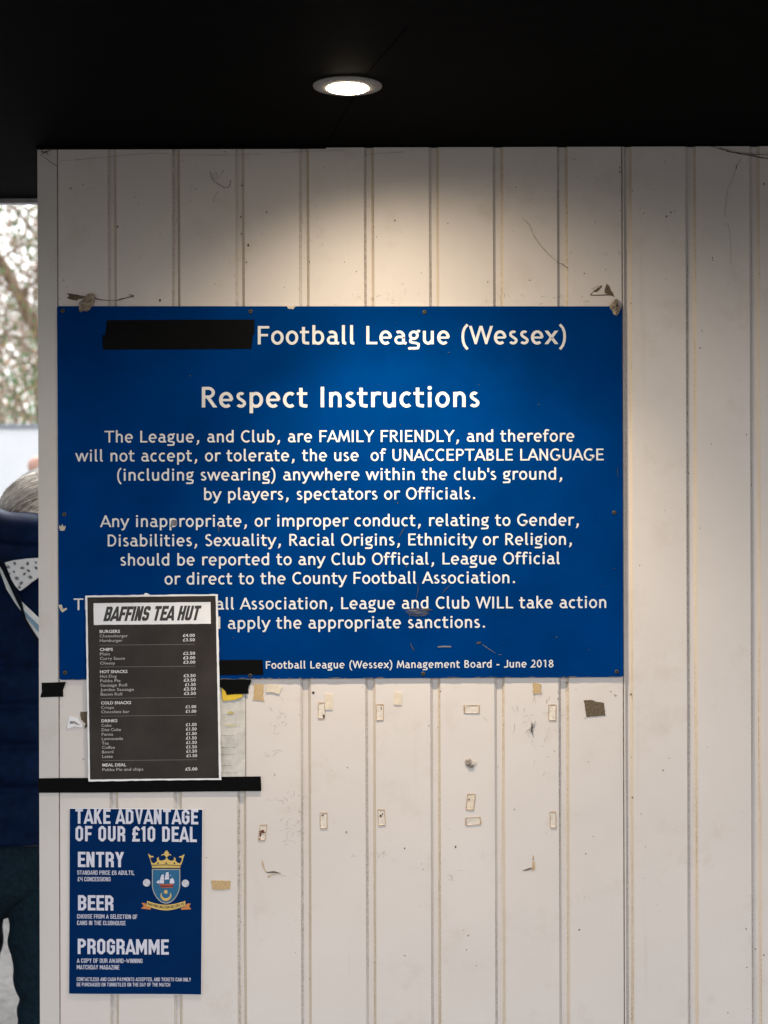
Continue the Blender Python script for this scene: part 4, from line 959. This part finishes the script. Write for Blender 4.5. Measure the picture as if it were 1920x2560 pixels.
hk = thing('insect_husk', 'dark spindly insect husk on the wall below the small tan tape remnant', 'insect', W(1331, 1820, .001))
q = MB(); P8 = lambda x, y, o=.0016: W(*o8(x, y), o)
q.tube([P8(775, 440), P8(772, 465), P8(771, 490), P8(776, 502)], [.0006, .0014, .0012, .0005], 6)
for leg in (((775, 448), (788, 440), (800, 420)), ((772, 450), (770, 435), (768, 420)), ((772, 470), (750, 482), (728, 504)), ((775, 470), (784, 462), (790, 446)), ((772, 480), (764, 490), (756, 492)), ((776, 500), (780, 520), (785, 538))): q.tube([P8(*p) for p in leg], [.0005, .00035, .0002], 5)
q.build('husk', mWeb, hk)
def web(label, strands, at, group='dusty cobwebs on the wall'):
    t_ = thing('cobweb', label, 'cobweb', W(*at, .004), group); m = MB(); rr = random.Random(len(label))
    for pts, rad in strands:
        out = []
        for i in range(len(pts)-1):
            for k in range(5):
                u = k/5; x = pts[i][0]*(1-u)+pts[i+1][0]*u; y = pts[i][1]*(1-u)+pts[i+1][1]*u
                out.append(W(x + rr.uniform(-.5, .5), y + rr.uniform(-.5, .5), .0030 + rr.uniform(0, .0012)))
        out.append(W(*pts[-1], .003)); m.tube(out, [rad*rr.uniform(.35, .95) for _ in out], 5)
    m.build('strand', mWeb, t_); return t_
def zq(x, y): return (1560 + x/4.608, 340 + y/4.608)
web('thick dusty cobweb hank slung under the soffit at the far right', [([zq(*p) for p in ((1010, 128), (1120, 160), (1260, 200), (1400, 225), (1560, 255), (1700, 270), (1900, 250))], .0007), ([zq(*p) for p in ((1100, 140), (1250, 195), (1420, 218), (1600, 215), (1750, 205))], .0005),
    ([zq(*p) for p in ((1180, 185), (1330, 205), (1500, 235), (1660, 268))], .0008), ([zq(*p) for p in ((960, 120), (1100, 150), (1300, 190), (1500, 215), (1700, 230))], .0003)], (1880, 390))
web('long single cobweb thread hanging on the cladding at the far right', [([zq(*p) for p in ((1345, 260), (1290, 360), (1240, 500), (1190, 620), (1175, 700), (1165, 830), (1155, 930))], .0004), ([zq(*p) for p in ((1140, 1015), (1190, 1020), (1215, 1130), (1225, 1300), (1225, 1480))], .0003), ([zq(*p) for p in ((1290, 340), (1288, 385))], .0006)], (1812, 480))
web('looped dark cobweb above the sign, third rib from the wall corner', [([(526, 430), (530, 447), (545, 460), (562, 471), (574, 468), (578, 450)], .0006), ([(540, 432), (532, 440), (537, 449), (546, 443), (541, 433)], .0003), ([(548, 478), (538, 490), (534, 505)], .0003), ([(552, 440), (560, 425)], .0004)], (550, 450))
web('curved cobweb hair reaching a groove right of the lamp glow', [([(1305, 545), (1322, 562), (1333, 590), (1350, 615), (1375, 640), (1393, 657)], .00035), ([(1393, 657), (1406, 661), (1418, 671)], .0008)], (1360, 610))
web('clump of black cobweb in the top corner of the trim', [([(100, 374), (112, 384), (128, 376)], .0008), ([(102, 388), (118, 398), (128, 408), (144, 416)], .0006), ([(104, 380), (108, 386), (116, 379), (122, 390)], .0007), ([(99, 372), (110, 375), (134, 373)], .0007)], (118, 390))
web('fine cobweb threads along the top edge of the cladding above the sign', [([(150, 404), (220, 398), (300, 390), (380, 384), (470, 389), (580, 388), (655, 386)], .00025), ([(700, 383), (770, 380), (860, 376)], .00025), ([(915, 387), (960, 384), (1012, 381)], .0003)], (560, 390))
# small dirt marks on the paint itself
dm = Flat(lambda x, y, d: W(x, y, .0005 + d)); rr = random.Random(21)
def crackle(x, y, n_, spread, L0):
    for _ in range(int(n_*.7)):
        a, b = x + rr.gauss(0, spread[0]), y + rr.gauss(0, spread[1]); th = rr.uniform(0, 6.28); pts = [(a, b)]
        for k in range(rr.randint(2, 4)): th += rr.uniform(-.9, .9); a += math.cos(th)*L0*rr.uniform(.4, 1); b += math.sin(th)*L0*rr.uniform(.4, 1); pts.append((a, b))
        if all(not (141 < X < 1560 and 764 < Y < 1702) for X, Y in pts): dm.stroke(pts, [rr.uniform(.2, .8) for _ in pts], rr.choice((0, 1, 1, 1)))
crackle(706, 1780, 26, (10, 28), 5); crackle(712, 2045, 34, (16, 32), 5); crackle(728, 2090, 16, (14, 10), 5); crackle(760, 2010, 12, (5, 24), 4)
crackle(1330, 1765, 40, (38, 30), 7); crackle(1345, 1850, 10, (20, 30), 5); crackle(790, 560, 10, (16, 40), 5); crackle(950, 750, 26, (80, 8), 5); crackle(1350, 745, 18, (60, 12), 6)
crackle(1420, 540, 12, (90, 100), 5); crackle(1600, 600, 14, (90, 140), 4); crackle(400, 560, 16, (120, 110), 4); crackle(950, 2135, 12, (14, 2), 5); crackle(890, 2140, 6, (10, 3), 4)
crackle(680, 1860, 8, (6, 60), 8); crackle(1140, 2190, 14, (16, 8), 4); crackle(1350, 770, 10, (70, 6), 4); crackle(120, 620, 8, (16, 140), 4); crackle(1480, 2200, 5, (150, 60), 4)
for k in range(230):
    x, y = rr.uniform(100, 1915), rr.choice((rr.uniform(372, 760), rr.uniform(1705, 2558)))
    if x > 1585: y = rr.uniform(372, 2558) 
    r_ = abs(rr.gauss(0, .8)) + .35; dm.poly(jag(arc(x, y, r_, r_*rr.uniform(.8, 1.6), 0, 360, 6)[:-1], r_*.25, k, 1), rr.choice((0, 0, 1)))
for x, y, r_ in ((1666, 541, 2.2), (1677, 531, 2), (1686, 528, 1.3), (1608, 534, 1.3), (1781, 645, 1.8), (1782, 651, 1.4), (1549, 419, 1.6), (1549, 430, 1.8), (177, 471, 2), (294, 567, 2.4), (602, 542, 2), (604, 585, 2), (605, 464, 2), (667, 531, 2), (400, 751, 3), (1910, 460, 2.4)):
    dm.poly(jag(arc(x, y, r_, r_*1.3, 0, 360, 7)[:-1], r_*.3, int(x), 1), 0)
dm.build('dirt_speck', [M('speck_dirt', (.10, .08, .065), .9, .3, 200), M('pale_speck_dirt', (.33, .27, .22), .9, .3, 200)], wall)['kind'] = 'stuff'
# screw head in the bare wall
q = tag(mesh('screw_hole', [W(783.2 + 3.4*math.cos(a*.52), 1731.7 + 3.4*math.sin(a*.52), .0006) for a in range(12)] + [W(783.2, 1731.7, .0011)], [(k, (k+1) % 12, 12) for k in range(12)], mScrew), 'small grey plugged screw hole below the sign, left of the pads', 'screw')

# ---------------------------------------------------------------- people
def ell(cx, cy, z, rx, ry, n=40, p=2.2, fold=None):
    out = []
    for k in range(n):
        th = 2*math.pi*k/n; c_, s_ = math.cos(th), math.sin(th)
        x = rx*math.copysign(abs(c_)**(2/p), c_); y = ry*math.copysign(abs(s_)**(2/p), s_)
        d = fold(th, z) if fold else 0; L = math.hypot(x, y) or 1
        out.append(Vector((cx + x*(1+d/L), cy + y*(1+d/L), z)))
    return out
def interp(tab, z):
    for a, b in zip(tab, tab[1:]):
        if a[0] <= z <= b[0]:
            t_ = (z-a[0])/(b[0]-a[0]); t_ = t_*t_*(3-2*t_) if False else t_
            return [u+(v-u)*t_ for u, v in zip(a[1:], b[1:])]
    return tab[0][1:] if z < tab[0][0] else tab[-1][1:]
def loft(tab, z0, z1, nz, n=40, p=2.2, fold=None):
    return [ell(*(lambda r_: (r_[0], r_[1], z0+(z1-z0)*k/nz, r_[2], r_[3]))(interp(tab, z0+(z1-z0)*k/nz)), n, p, fold) for k in range(nz+1)]
def skin_body(joints, edges, root, name, parent, org):
    me = bpy.data.meshes.new(name); keys = list(joints); ix = {k: i for i, k in enumerate(keys)}
    me.from_pydata([Vector(joints[k][0]) - org for k in keys], [(ix[a], ix[b]) for a, b in edges], [])
    o = bpy.data.objects.new(name, me); COL.objects.link(o)
    md = o.modifiers.new('skin', 'SKIN'); md.use_smooth_shade = True
    sv = me.skin_vertices[0].data
    for k in keys: r_ = joints[k][1]; sv[ix[k]].radius = (r_, r_); sv[ix[k]].use_root = (k == root)
    o.modifiers.new('sub', 'SUBSURF').levels = 2; o.modifiers['sub'].render_levels = 2
    dg = bpy.context.evaluated_depsgraph_get(); m2 = bpy.data.meshes.new_from_object(o.evaluated_get(dg))
    o.modifiers.clear(); o.data = m2; m2.name = name; m2.materials.clear(); m2.materials.append(mSkin)
    for p_ in m2.polygons: p_.use_smooth = True
    o.parent = parent; return o
def human(parent, X, Y, S, head, lean=0.0, facing=1):
    """upright body; facing=+1 looks away from the photographer"""
    o = ORG[parent]; J = {}; E = []
    def j(k, x, y, z, r_): J[k] = ((X + x, Y + y*facing, z*S), r_)
    j('pelvis', 0, 0, .88, .085); j('belly', lean*.1, 0, 1.02, .10); j('chest', lean*.35, 0, 1.20, .125); j('neck0', lean*.7, .0, 1.36, .06)
    hx, hy, hz = head
    J['neck1'] = ((X + hx*.75, Y + hy*.6*facing, hz - .085), .047); J['skull'] = ((X + hx, Y + hy*facing, hz), .082); J['crown'] = ((X + hx*1.02, Y + hy*facing, hz + .055), .068)
    J['nose'] = ((X + hx, Y + (hy + .095)*facing, hz - .015), .013); J['chin'] = ((X + hx, Y + (hy + .06)*facing, hz - .075), .03); J['ear_a'] = ((X + hx - .082, Y + hy*facing, hz - .01), .016); J['ear_b'] = ((X + hx + .082, Y + hy*facing, hz - .01), .016)
    E += [('pelvis', 'belly'), ('belly', 'chest'), ('chest', 'neck0'), ('neck0', 'neck1'), ('neck1', 'skull'), ('skull', 'crown'), ('skull', 'nose'), ('skull', 'chin'), ('skull', 'ear_a'), ('skull', 'ear_b')]
    for s_, n_ in ((-1, 'l'), (1, 'r')):
        j('sh'+n_, s_*.165 + lean*.5, 0, 1.31, .055); j('el'+n_, s_*.215 + lean*.2, .0, 1.04, .04); j('wr'+n_, s_*.21, .05, .82, .027); j('pa'+n_, s_*.205, .06, .755, .03)
        E += [('chest', 'sh'+n_), ('sh'+n_, 'el'+n_), ('el'+n_, 'wr'+n_), ('wr'+n_, 'pa'+n_)]
        for q_ in range(4):
            fx = -.018 + q_*.012; L = (.062, .072, .068, .052)[q_]
            j('f%d%s' % (q_, n_), s_*.202, .06 + fx, .715, .0088); j('g%d%s' % (q_, n_), s_*.197, .066 + fx, .715-L*.55, .0078); j('h%d%s' % (q_, n_), s_*.187, .070 + fx, .715-L, .007)
            E += [('pa'+n_, 'f%d%s' % (q_, n_)), ('f%d%s' % (q_, n_), 'g%d%s' % (q_, n_)), ('g%d%s' % (q_, n_), 'h%d%s' % (q_, n_))]
        j('t'+n_, s_*.195, .095, .745, .011); j('u'+n_, s_*.188, .105, .70, .009); E += [('pa'+n_, 't'+n_), ('t'+n_, 'u'+n_)]
        j('hip'+n_, s_*.075, 0, .80, .055); j('kn'+n_, s_*.085, .01, .46, .05); j('an'+n_, s_*.08, -.01, .08, .034); j('to'+n_, s_*.085, .13, .035, .03)
        E += [('pelvis', 'hip'+n_), ('hip'+n_, 'kn'+n_), ('kn'+n_, 'an'+n_), ('an'+n_, 'to'+n_)]
    return skin_body(J, E, 'pelvis', 'body', parent, o)

PX, PY = -.745, .56
woman = thing('person', 'person in a navy jacket and dark jeans seen from behind beside the wall corner', 'person', (PX, PY, 0))
human(woman, PX, PY, .965, (.095, .03, 1.392), .08)
def jf(th, z):
    q_ = z*30 + 1.5*math.sin(th*2+.4) + 1.2*mnoise.noise(Vector((math.cos(th)*1.5, math.sin(th)*1.5, z*5)))
    a = (abs(math.sin(q_))**.6 - .6) * .009 + math.sin(z*83 + 2.6*math.sin(th*2.5)) * .003
    a += .010*mnoise.noise(Vector((math.cos(th)*2.2, math.sin(th)*2.2, z*9)))
    a += -.012*math.exp(-((z-.905)/.010)**2) - .010*math.exp(-((z-.985)/.008)**2) - .008*math.exp(-((z-1.06)/.007)**2) - .008*math.exp(-((z-1.13)/.007)**2)
    return a
tabJ = [(.78, PX, PY, .205, .150), (.86, PX, PY, .212, .150), (1.0, PX+.005, PY, .200, .140), (1.18, PX+.02, PY, .212, .140), (1.27, PX+.03, PY, .215, .135), (1.33, PX+.04, PY, .165, .115), (1.375, PX+.06, PY, .09, .085)]
q = MB(); q.rings(loft(tabJ, .80, 1.375, 90, 56, 2.4, jf), 0, True, True); jk = q.build('jacket', mJacket, woman, True)
for s_ in (-1, 1):
    q = MB(); tb = [(Vector((PX+.03+s_*.155, PY, 1.285)), .068), (Vector((PX+.01+s_*.225, PY, 1.16)), .066), (Vector((PX+s_*.245, PY, 1.0)), .058), (Vector((PX+s_*.245, PY+.03, .87)), .05), (Vector((PX+s_*.24, PY+.045, .80)), .042)]
    pts_, rd = [], []
    for a, b in zip(tb, tb[1:]):
        for k in range(7): u = k/7; pts_.append(a[0].lerp(b[0], u)); rd.append(a[1]*(1-u)+b[1]*u + .004*math.sin(len(rd)*1.7))
    q.tube(pts_, rd, 20); q.build('sleeve', mJacket, jk, True)
# hood lying behind the neck: two soft rolls
def roll(zc, rad, ry, rx, sag, name):
    q = MB(); pts_, rd = [], []
    for k in range(33):
        a = R(180 + 180*k/32); pts_.append(Vector((PX+.075 + rx*math.cos(a), PY + .01 + ry*math.sin(a), zc - sag*abs(math.sin(a)) + .010*math.sin(a*5)))); rd.append(rad*(.75+.25*abs(math.sin(a))) + .004*math.sin(k*.9))
    q.tube(pts_, rd, 18); return q.build(name, mJacket, jk, True)
hood = roll(1.402, .038, .108, .165, .012, 'hood'); roll(1.352, .032, .125, .175, .008, 'collar_roll')
# patterned lining flap, strap
def zj(x, y): return (x/3.688, 1100 + y/3.688)
YB_ = PY - .172
def slabY(mb, pts, Y, th=.004, mi=0):
    f_ = [U(*zj(x, y), Y) for x, y in pts]; mb.prism(f_, [p + Vector((0, th, 0)) for p in f_], mi)
q = MB(); slabY(q, [(45, 1130), (120, 1110), (240, 1095), (420, 1085), (470, 1180), (350, 1262), (260, 1325), (180, 1388), (140, 1345), (105, 1285)], YB_, .02)
ln = q.build('hood_lining', mLining, woman)
q = MB(); rr = random.Random(8)
for x, y, r_, a in ((75, 1170, 20, .5), (135, 1138, 17, 1.2), (205, 1180, 20, .2), (255, 1140, 18, 1.4), (128, 1215, 14, .8), (225, 1235, 16, 2.2), (262, 1205, 17, .6), (155, 1275, 22, .3), (280, 1265, 22, .5), (332, 1180, 18, 1.0), (195, 1320, 20, 2.4), (180, 1360, 16, .9), (330, 1130, 14, .4), (90, 1230, 10, .2), (380, 1150, 18, .7)):
    for s_ in (-1, 1):
        loc_ = [(r_*1.05*(1 - 2*u/8), s_*r_*(.13 + .50*math.sin(math.pi*u/8))) for u in range(9)]
        slabY(q, [(x + p*math.cos(a) - w2*math.sin(a), y + p*math.sin(a) + w2*math.cos(a)) for p, w2 in loc_][::s_], YB_ - .0012, .001)
q.build('leaf_print', mLeafPr, ln)
st_ = MB(); Ys = YB_ + .004
slabY(st_, [(-60, 1050), (-20, 1080), (40, 1215), (130, 1375), (185, 1500), (205, 1590), (150, 1520), (60, 1375), (20, 1265), (-40, 1130)], Ys, .006, 0)
slabY(st_, [(192, 1490), (350, 1640), (520, 1800), (560, 1990), (350, 1822), (250, 1680), (203, 1580)], Ys, .006, 0)
strap = st_.build('bag_strap', mStripW, woman)
q = MB(); slabY(q, [(210, 1562), (340, 1690), (520, 1860), (530, 1920), (345, 1762), (225, 1612)], Ys - .001, .001); q.build('blue_stripe', mStripB, strap)
q = MB(); slabY(q, [(-60, 1000), (10, 1120), (45, 1160), (140, 1350), (200, 1490), (215, 1560), (240, 1650), (350, 1835), (560, 2010), (560, 2060), (330, 1850), (215, 1650), (190, 1560), (160, 1500), (20, 1200), (-60, 1070)], Ys - .003, .002); q.build('strap_edge', mJacketDk, strap)
# jeans
LG = [(.06, .080, -.005, .062, .066), (.25, .079, -.005, .062, .066), (.38, .078, -.010, .060, .064), (.47, .082, -.004, .058, .062), (.490, .0835, .0, .0665, .070), (.60, .087, .0, .083, .084), (.70, .090, .0, .0865, .100), (.78, .092, .0, .092, .125), (.86, .080, .0, .10, .125)]
for s_ in (-1, 1):
    tab = [(z, PX + s_*x + (.006 if s_ > 0 else 0), PY + y, rx_, ry_) for z, x, y, rx_, ry_ in LG]
    def lf(th, z): return .003*math.sin(z*90 + 2*math.sin(th)) * math.exp(-((z-.62)/.10)**2) + .003*math.sin(z*120+th) * math.exp(-((z-.47)/.06)**2) + .003*mnoise.noise(Vector((math.cos(th)*2, math.sin(th)*2, z*16+s_)))
    q = MB(); q.rings(loft(tab, .06, .86, 110, 36, 2.1, lf), 0, True, True); jn = q.build('jeans_leg', mJeans, woman, True)
    if s_ > 0:
        q = MB()
        for ln_ in ([(0, 930), (30, 1000), (65, 1110)], [(65, 1110), (150, 1130), (240, 1128)], [(5, 960), (40, 1040), (78, 1118)]):
            q.tube([U(*zl(x, y), PY - .130) for x, y in ln_], .0009, 5)
        q.build('pocket_stitching', mJeanSt, jn)
    q = MB(); sx_ = PX + s_*.083
    q.rings([ell(sx_, PY + .045, .0, .045, .135, 24, 2.6), ell(sx_, PY + .045, .028, .047, .137, 24, 2.6), ell(sx_, PY + .03, .055, .042, .115, 24, 2.4), ell(sx_, PY - .01, .085, .038, .06, 24), ell(sx_, PY - .015, .11, .037, .048, 24)]); q.build('shoe', mShoe, woman, True)
q = MB(); q.rings(loft([(.635, PX-.002, PY, .018, .04), (.66, PX, PY, .060, .07), (.70, PX+.002, PY, .140, .112), (.77, PX+.002, PY, .180, .128), (.86, PX, PY, .178, .125)], .635, .86, 26, 40, 2.3), 0, True, True); q.build('jeans_seat', mJeans, woman, True)
# hair: cap plus strands sweeping down to the left
HC = Vector((PX + .095, PY + .02, 1.398))
q = MB()
RXh, RZh, RYh = .108, .116, .118
def hp(th, ph, k=1.0): return HC + Vector((RXh*k*math.cos(ph)*math.cos(th), RYh*k*math.cos(ph)*math.sin(th), RZh*k*math.sin(ph)))
q.rings([[hp(2*math.pi*k/28, R(a)) for k in range(28)] for a in range(-55, 90, 8)], 0, True, True)
hair = q.build('hair', M('hair_base', (.03, .022, .018), .5, .3, 60), woman, True)
q = MB(); rr = random.Random(31)
OX, OZ = HC.x + .070, HC.z - .125
for _ in range(2200):
    r_ = .060 + .185*rr.random()**.8; a0, a1 = rr.uniform(35, 80), rr.uniform(135, 172); k_ = rr.uniform(1.0, 1.045); pts_ = []; t_ = (r_-.06)/.185 + rr.gauss(0, .05); mi = rr.choice((2, 2, 3, 3, 2)) if t_ > .74 else rr.choice((1, 1, 2, 1)) if t_ > .62 else rr.choice((3, 2, 3)) if t_ > .52 else rr.choice((1, 0, 1, 2)) if t_ > .36 else rr.choice((0, 0, 1))
    for s2 in range(15):
        a = R(a0 + (a1-a0)*s2/14); x = OX + r_*math.cos(a)*1.02; z = OZ + r_*math.sin(a) + .002*math.sin(s2 + r_*400)
        e2 = 1 - ((x-HC.x)/(RXh*k_))**2 - ((z-HC.z)/(RZh*k_))**2
        if e2 > .0: pts_.append(Vector((x, HC.y - RYh*k_*math.sqrt(e2), z)))
        elif len(pts_) > 2: break
        else: pts_ = []
    if len(pts_) > 3: q.tube(pts_, [.0004] + [.0008]*(len(pts_)-2) + [.0004], 4, mi, cap=False)
HM = [M('hair_dark', (.022, .016, .012), .45, .3, 60), M('hair_brown', (.15, .118, .094), .45, .3, 60), M('hair_ash', (.40, .36, .32), .45, .2, 60), M('hair_blonde', (.66, .60, .52), .45, .2, 60)]
q.build('strand', HM, hair, True)['kind'] = 'stuff'
# bald man farther off, mostly hidden
MX, MY = U(120, 1280, 4.0).x, 4.0
man = thing('person', 'distant bald person standing in front of the white hoarding beyond the wall corner', 'person', (MX, MY, 0))
human(man, MX, MY, 1.05, (0, .0, U(115, 1168, 4.0).z), 0, -1)
q = MB(); q.rings(loft([(.80, MX, MY, .20, .14), (1.0, MX, MY, .19, .135), (1.25, MX, MY, .215, .135), (1.40, MX, MY, .17, .11), (1.47, MX, MY, .075, .075)], .80, 1.47, 40, 32, 2.3, lambda th, z: .006*math.sin(z*30+th*2)), 0, True, True); cj = q.build('coat', mGreyCoat, man, True)
for s_ in (-1, 1):
    q = MB(); q.tube([(MX+s_*.165, MY, 1.37), (MX+s_*.225, MY, 1.2), (MX+s_*.235, MY-.02, 1.05), (MX+s_*.225, MY-.05, .86)], [.07, .065, .055, .045], 16); q.build('sleeve', mGreyCoat, cj, True)
    q = MB(); q.rings([ell(MX+s_*.09, MY, z, rx_, rx_*1.05, 20) for z, rx_ in ((.06, .06), (.3, .062), (.5, .07), (.7, .09), (.84, .105))]); q.build('trouser_leg', mJeans, man, True)
    q = MB(); q.rings([ell(MX+s_*.088, MY-.045, .0, .045, .135, 20, 2.6), ell(MX+s_*.088, MY-.045, .03, .046, .136, 20, 2.6), ell(MX+s_*.088, MY-.01, .08, .04, .07, 20), ell(MX+s_*.088, MY, .11, .038, .045, 20)]); q.build('shoe', mShoe, man, True)

# ---------------------------------------------------------------- white hoarding beyond
HY = 6.0
htop = U(40, 1066, HY).z
hd = thing('hoarding_fence', 'white boarded perimeter fence with a grey top rail beyond the wall corner', 'fence', (-2, HY, 0))
for k in range(9):
    x0 = -9.0 + k*1.5; q = MB(); q.box((x0 + .004, HY, .03), (x0 + 1.496, HY + .025, htop - .012)); q.build('panel', mHoard, hd)
    q = MB(); q.box((x0 - .03, HY + .027, 0), (x0 + .03, HY + .09, htop - .02)); q.build('post', mHoardRail, hd)
q = MB(); q.box((-9.03, HY - .012, htop - .011), (4.53, HY + .06, htop + .012)); q.build('top_rail', mHoardRail, hd)

# ---------------------------------------------------------------- trees
def branch(mb, p, d, L, r, depth, rr, twigs, droop=.0, fork=3):
    n = 5; pts_, rd = [p.copy()], [r]; q = p.copy(); dd = d.normalized()
    for k in range(n):
        dd = (dd + Vector((rr.gauss(0, .13), rr.gauss(0, .13), rr.gauss(0, .09) - droop))).normalized()
        q = q + dd*L/n; pts_.append(q.copy()); rd.append(max(.0025, r*(1-.68*(k+1)/n)))
    mb.tube(pts_, rd, 7 if r > .03 else (5 if r > .01 else 4), 0 if r > .012 else 1, cap=False)
    if depth == 0: twigs += pts_[1:]; return
    for k in range(fork):
        i = rr.randint(2, n); base = pts_[i]; ax = Vector((rr.gauss(0, 1), rr.gauss(0, 1), rr.gauss(.15, .6))).normalized()
        nd = (dd*rr.uniform(.4, 1.0) + ax*.85).normalized()
        branch(mb, base, nd, L*rr.uniform(.5, .78), max(.003, rd[i]*rr.uniform(.5, .75)), depth-1, rr, twigs, droop, fork)
def leaves(twigs, rr, n, size, spread, mats):
    mb = MB(); n = int(n*1.7); size *= .72
    for _ in range(n):
        p = rr.choice(twigs) + Vector((rr.gauss(0, spread), rr.gauss(0, spread), rr.gauss(0, spread)))
        a = Vector((rr.gauss(0, 1), rr.gauss(0, 1), rr.gauss(0, 1))).normalized(); b = a.cross(Vector((rr.gauss(0, 1), rr.gauss(0, 1), rr.gauss(0, 1)))).normalized()
        s_ = size*rr.uniform(.6, 1.4); mi = rr.choice(mats)
        mb.add([p - a*s_, p + b*s_*.45, p + a*s_, p - b*s_*.45], [(0, 1, 2, 3)], mi)
    return mb
def tree(x, y, h, seed, label, nleaf, lmats, r=.13, droop=.02, limbs=7, size=.04, bark=None, extra=None):
    rr = random.Random(seed); t_ = thing('tree', label, 'tree', (x, y, 0), 'trees beyond the white fence'); mb = MB(); tw_ = []
    base = Vector((x, y, 0)); pts_, rd = [], []; lean = Vector((rr.uniform(-.06, .06), rr.uniform(-.06, .06), 1))
    for k in range(9): u = k/8; pts_.append(base + lean*h*.72*u + Vector((rr.gauss(0, .03), rr.gauss(0, .03), 0))); rd.append(r*(1.25 if k == 0 else 1)*(1-.75*u))
    mb.tube(pts_, rd, 10, 0)
    for k in range(limbs):
        u = rr.uniform(.25, 1.0); i = min(7, int(u*8)); a = rr.uniform(0, 6.28)
        branch(mb, pts_[i], Vector((math.cos(a), math.sin(a), rr.uniform(.35, 1.1))), h*rr.uniform(.22, .36), rd[i]*.6, 3, rr, tw_, droop, 3)
    if extra: extra(mb, rr, tw_)
    mb.build('trunk', [bark or mBark, mTwig], t_, True)
    leaves(tw_, rr, nleaf, size, .10, lmats).build('crown', [mLeafG, mLeafO, mLeafB], t_)
    return t_
def big_limb(mb, rr, tw_):
    for k in range(75):                        # thin hanging shoots
        p = Vector((rr.uniform(-4.1, -1.9), rr.uniform(10.4, 12.6), rr.uniform(3.2, 4.4))); pts_ = [p.copy()]
        for j in range(9):
            p = p + Vector((rr.gauss(0, .035), rr.gauss(0, .035), -rr.uniform(.12, .26))); pts_.append(p.copy())
        if pts_[-1].z < .2: continue
        mb.tube(pts_, [.007, .007, .006, .006, .005, .005, .004, .004, .003, .002], 4, 1, cap=False); tw_ += pts_[2:]
    Y = 11.0; pts_ = [U(-420, 300, Y), U(-150, 480, Y), U(0, 650, Y), U(50, 745, Y), U(100, 840, Y), U(190, 1000, Y), U(230, 1280, Y), Vector((U(235, 1280, Y).x, Y, 0))]
    pts_ = [Vector((p.x, Y, p.z)) for p in pts_]; mb.tube(pts_, [.034, .040, .046, .052, .062, .10, .13, .16], 10, 0)
    for i in (1, 2, 3, 4):
        for k in range(4):
            branch(mb, pts_[i], Vector((rr.uniform(-1, 1), rr.uniform(-.5, .5), rr.uniform(-.2, 1.2))), rr.uniform(.7, 1.5), .014, 2, rr, tw_, .02, 3)
x11 = U(235, 1280, 11.0).x
tree(x11, 11.0, 5.5, 3, 'bare tree with a thick leaning limb crossing the gap beside the wall', 5200, (0, 0, 1, 2), .10, .02, 4, .035, mIvyBark, big_limb)
tree(-5.2, 13.5, 7.5, 11, 'sparse olive-leaved tree left of the leaning limb beyond the fence', 3600, (0, 0, 1, 2), .07, .03, 10, .04)
tree(-3.75, 14.6, 8.0, 12, 'slim twiggy tree with drooping shoots directly behind the leaning limb', 6500, (0, 0, 1, 1, 2), .05, .07, 16, .034)
tree(-4.3, 17.5, 9.5, 16, 'tall drooping tree with pale brown shoots far behind the leaning limb', 8500, (0, 1, 1, 2), .06, .08, 18, .036)
tree(-2.4, 14.0, 7.0, 13, 'brownish bare tree right of the leaning limb beyond the fence', 2600, (2, 2, 1), .12, .05, 10, .036)
tree(-7.5, 16.0, 8.5, 14, 'tall loose green tree farthest left beyond the fence', 3200, (0, 0, 1), .16, .02, 9, .055)
tree(-.4, 16.5, 8.0, 15, 'green tree farthest right beyond the fence behind the wall', 2600, (0, 0, 1), .15, .02, 8, .055)
tree(-10.5, 15.0, 8.0, 17, 'broad green tree far left of the gap beyond the fence', 3000, (0, 0, 1, 2), .14, .02, 10, .055)
tree(-13.5, 17.5, 9.0, 18, 'olive-brown tree at the far left edge beyond the fence', 3000, (1, 2, 0), .15, .03, 10, .055)
def shrub(x, y, h, w_, seed, label, mats):
    rr = random.Random(seed); t_ = thing('shrub', label, 'shrub', (x, y, 0), 'shrubs behind the white fence'); mb = MB(); tw_ = []
    for k in range(12):
        a = rr.uniform(0, 6.28); branch(mb, Vector((x + rr.uniform(-.15, .15), y + rr.uniform(-.15, .15), 0)), Vector((math.cos(a)*w_, math.sin(a)*w_, 1.2)), h*rr.uniform(.6, 1.0), .018, 2, rr, tw_, .01, 3)
    mb.build('stem', [mBark, mTwig], t_, True); leaves(tw_, rr, 2600, .036, .13, mats).build('foliage', [mLeafG, mLeafO, mLeafB], t_)
for k, (x, y, h, s_, lb) in enumerate(((-2.55, 9.2, 2.5, 41, 'dense green shrub nearest the wall corner behind the fence'), (-3.5, 9.8, 2.6, 42, 'brown twiggy shrub left of the dense green one'), (-4.6, 9.4, 2.3, 43, 'green shrub with olive tips farther left behind the fence'), (-1.3, 9.6, 2.4, 44, 'green shrub hidden behind the wall beyond the fence'), (-6.0, 10.0, 2.5, 45, 'broad green shrub at the far left end of the fence'))):
    shrub(x, y, h, .5, s_, lb, ((0, 0, 1, 2), (2, 2, 0, 1), (0, 1), (0, 0, 1), (0, 0, 2))[k])
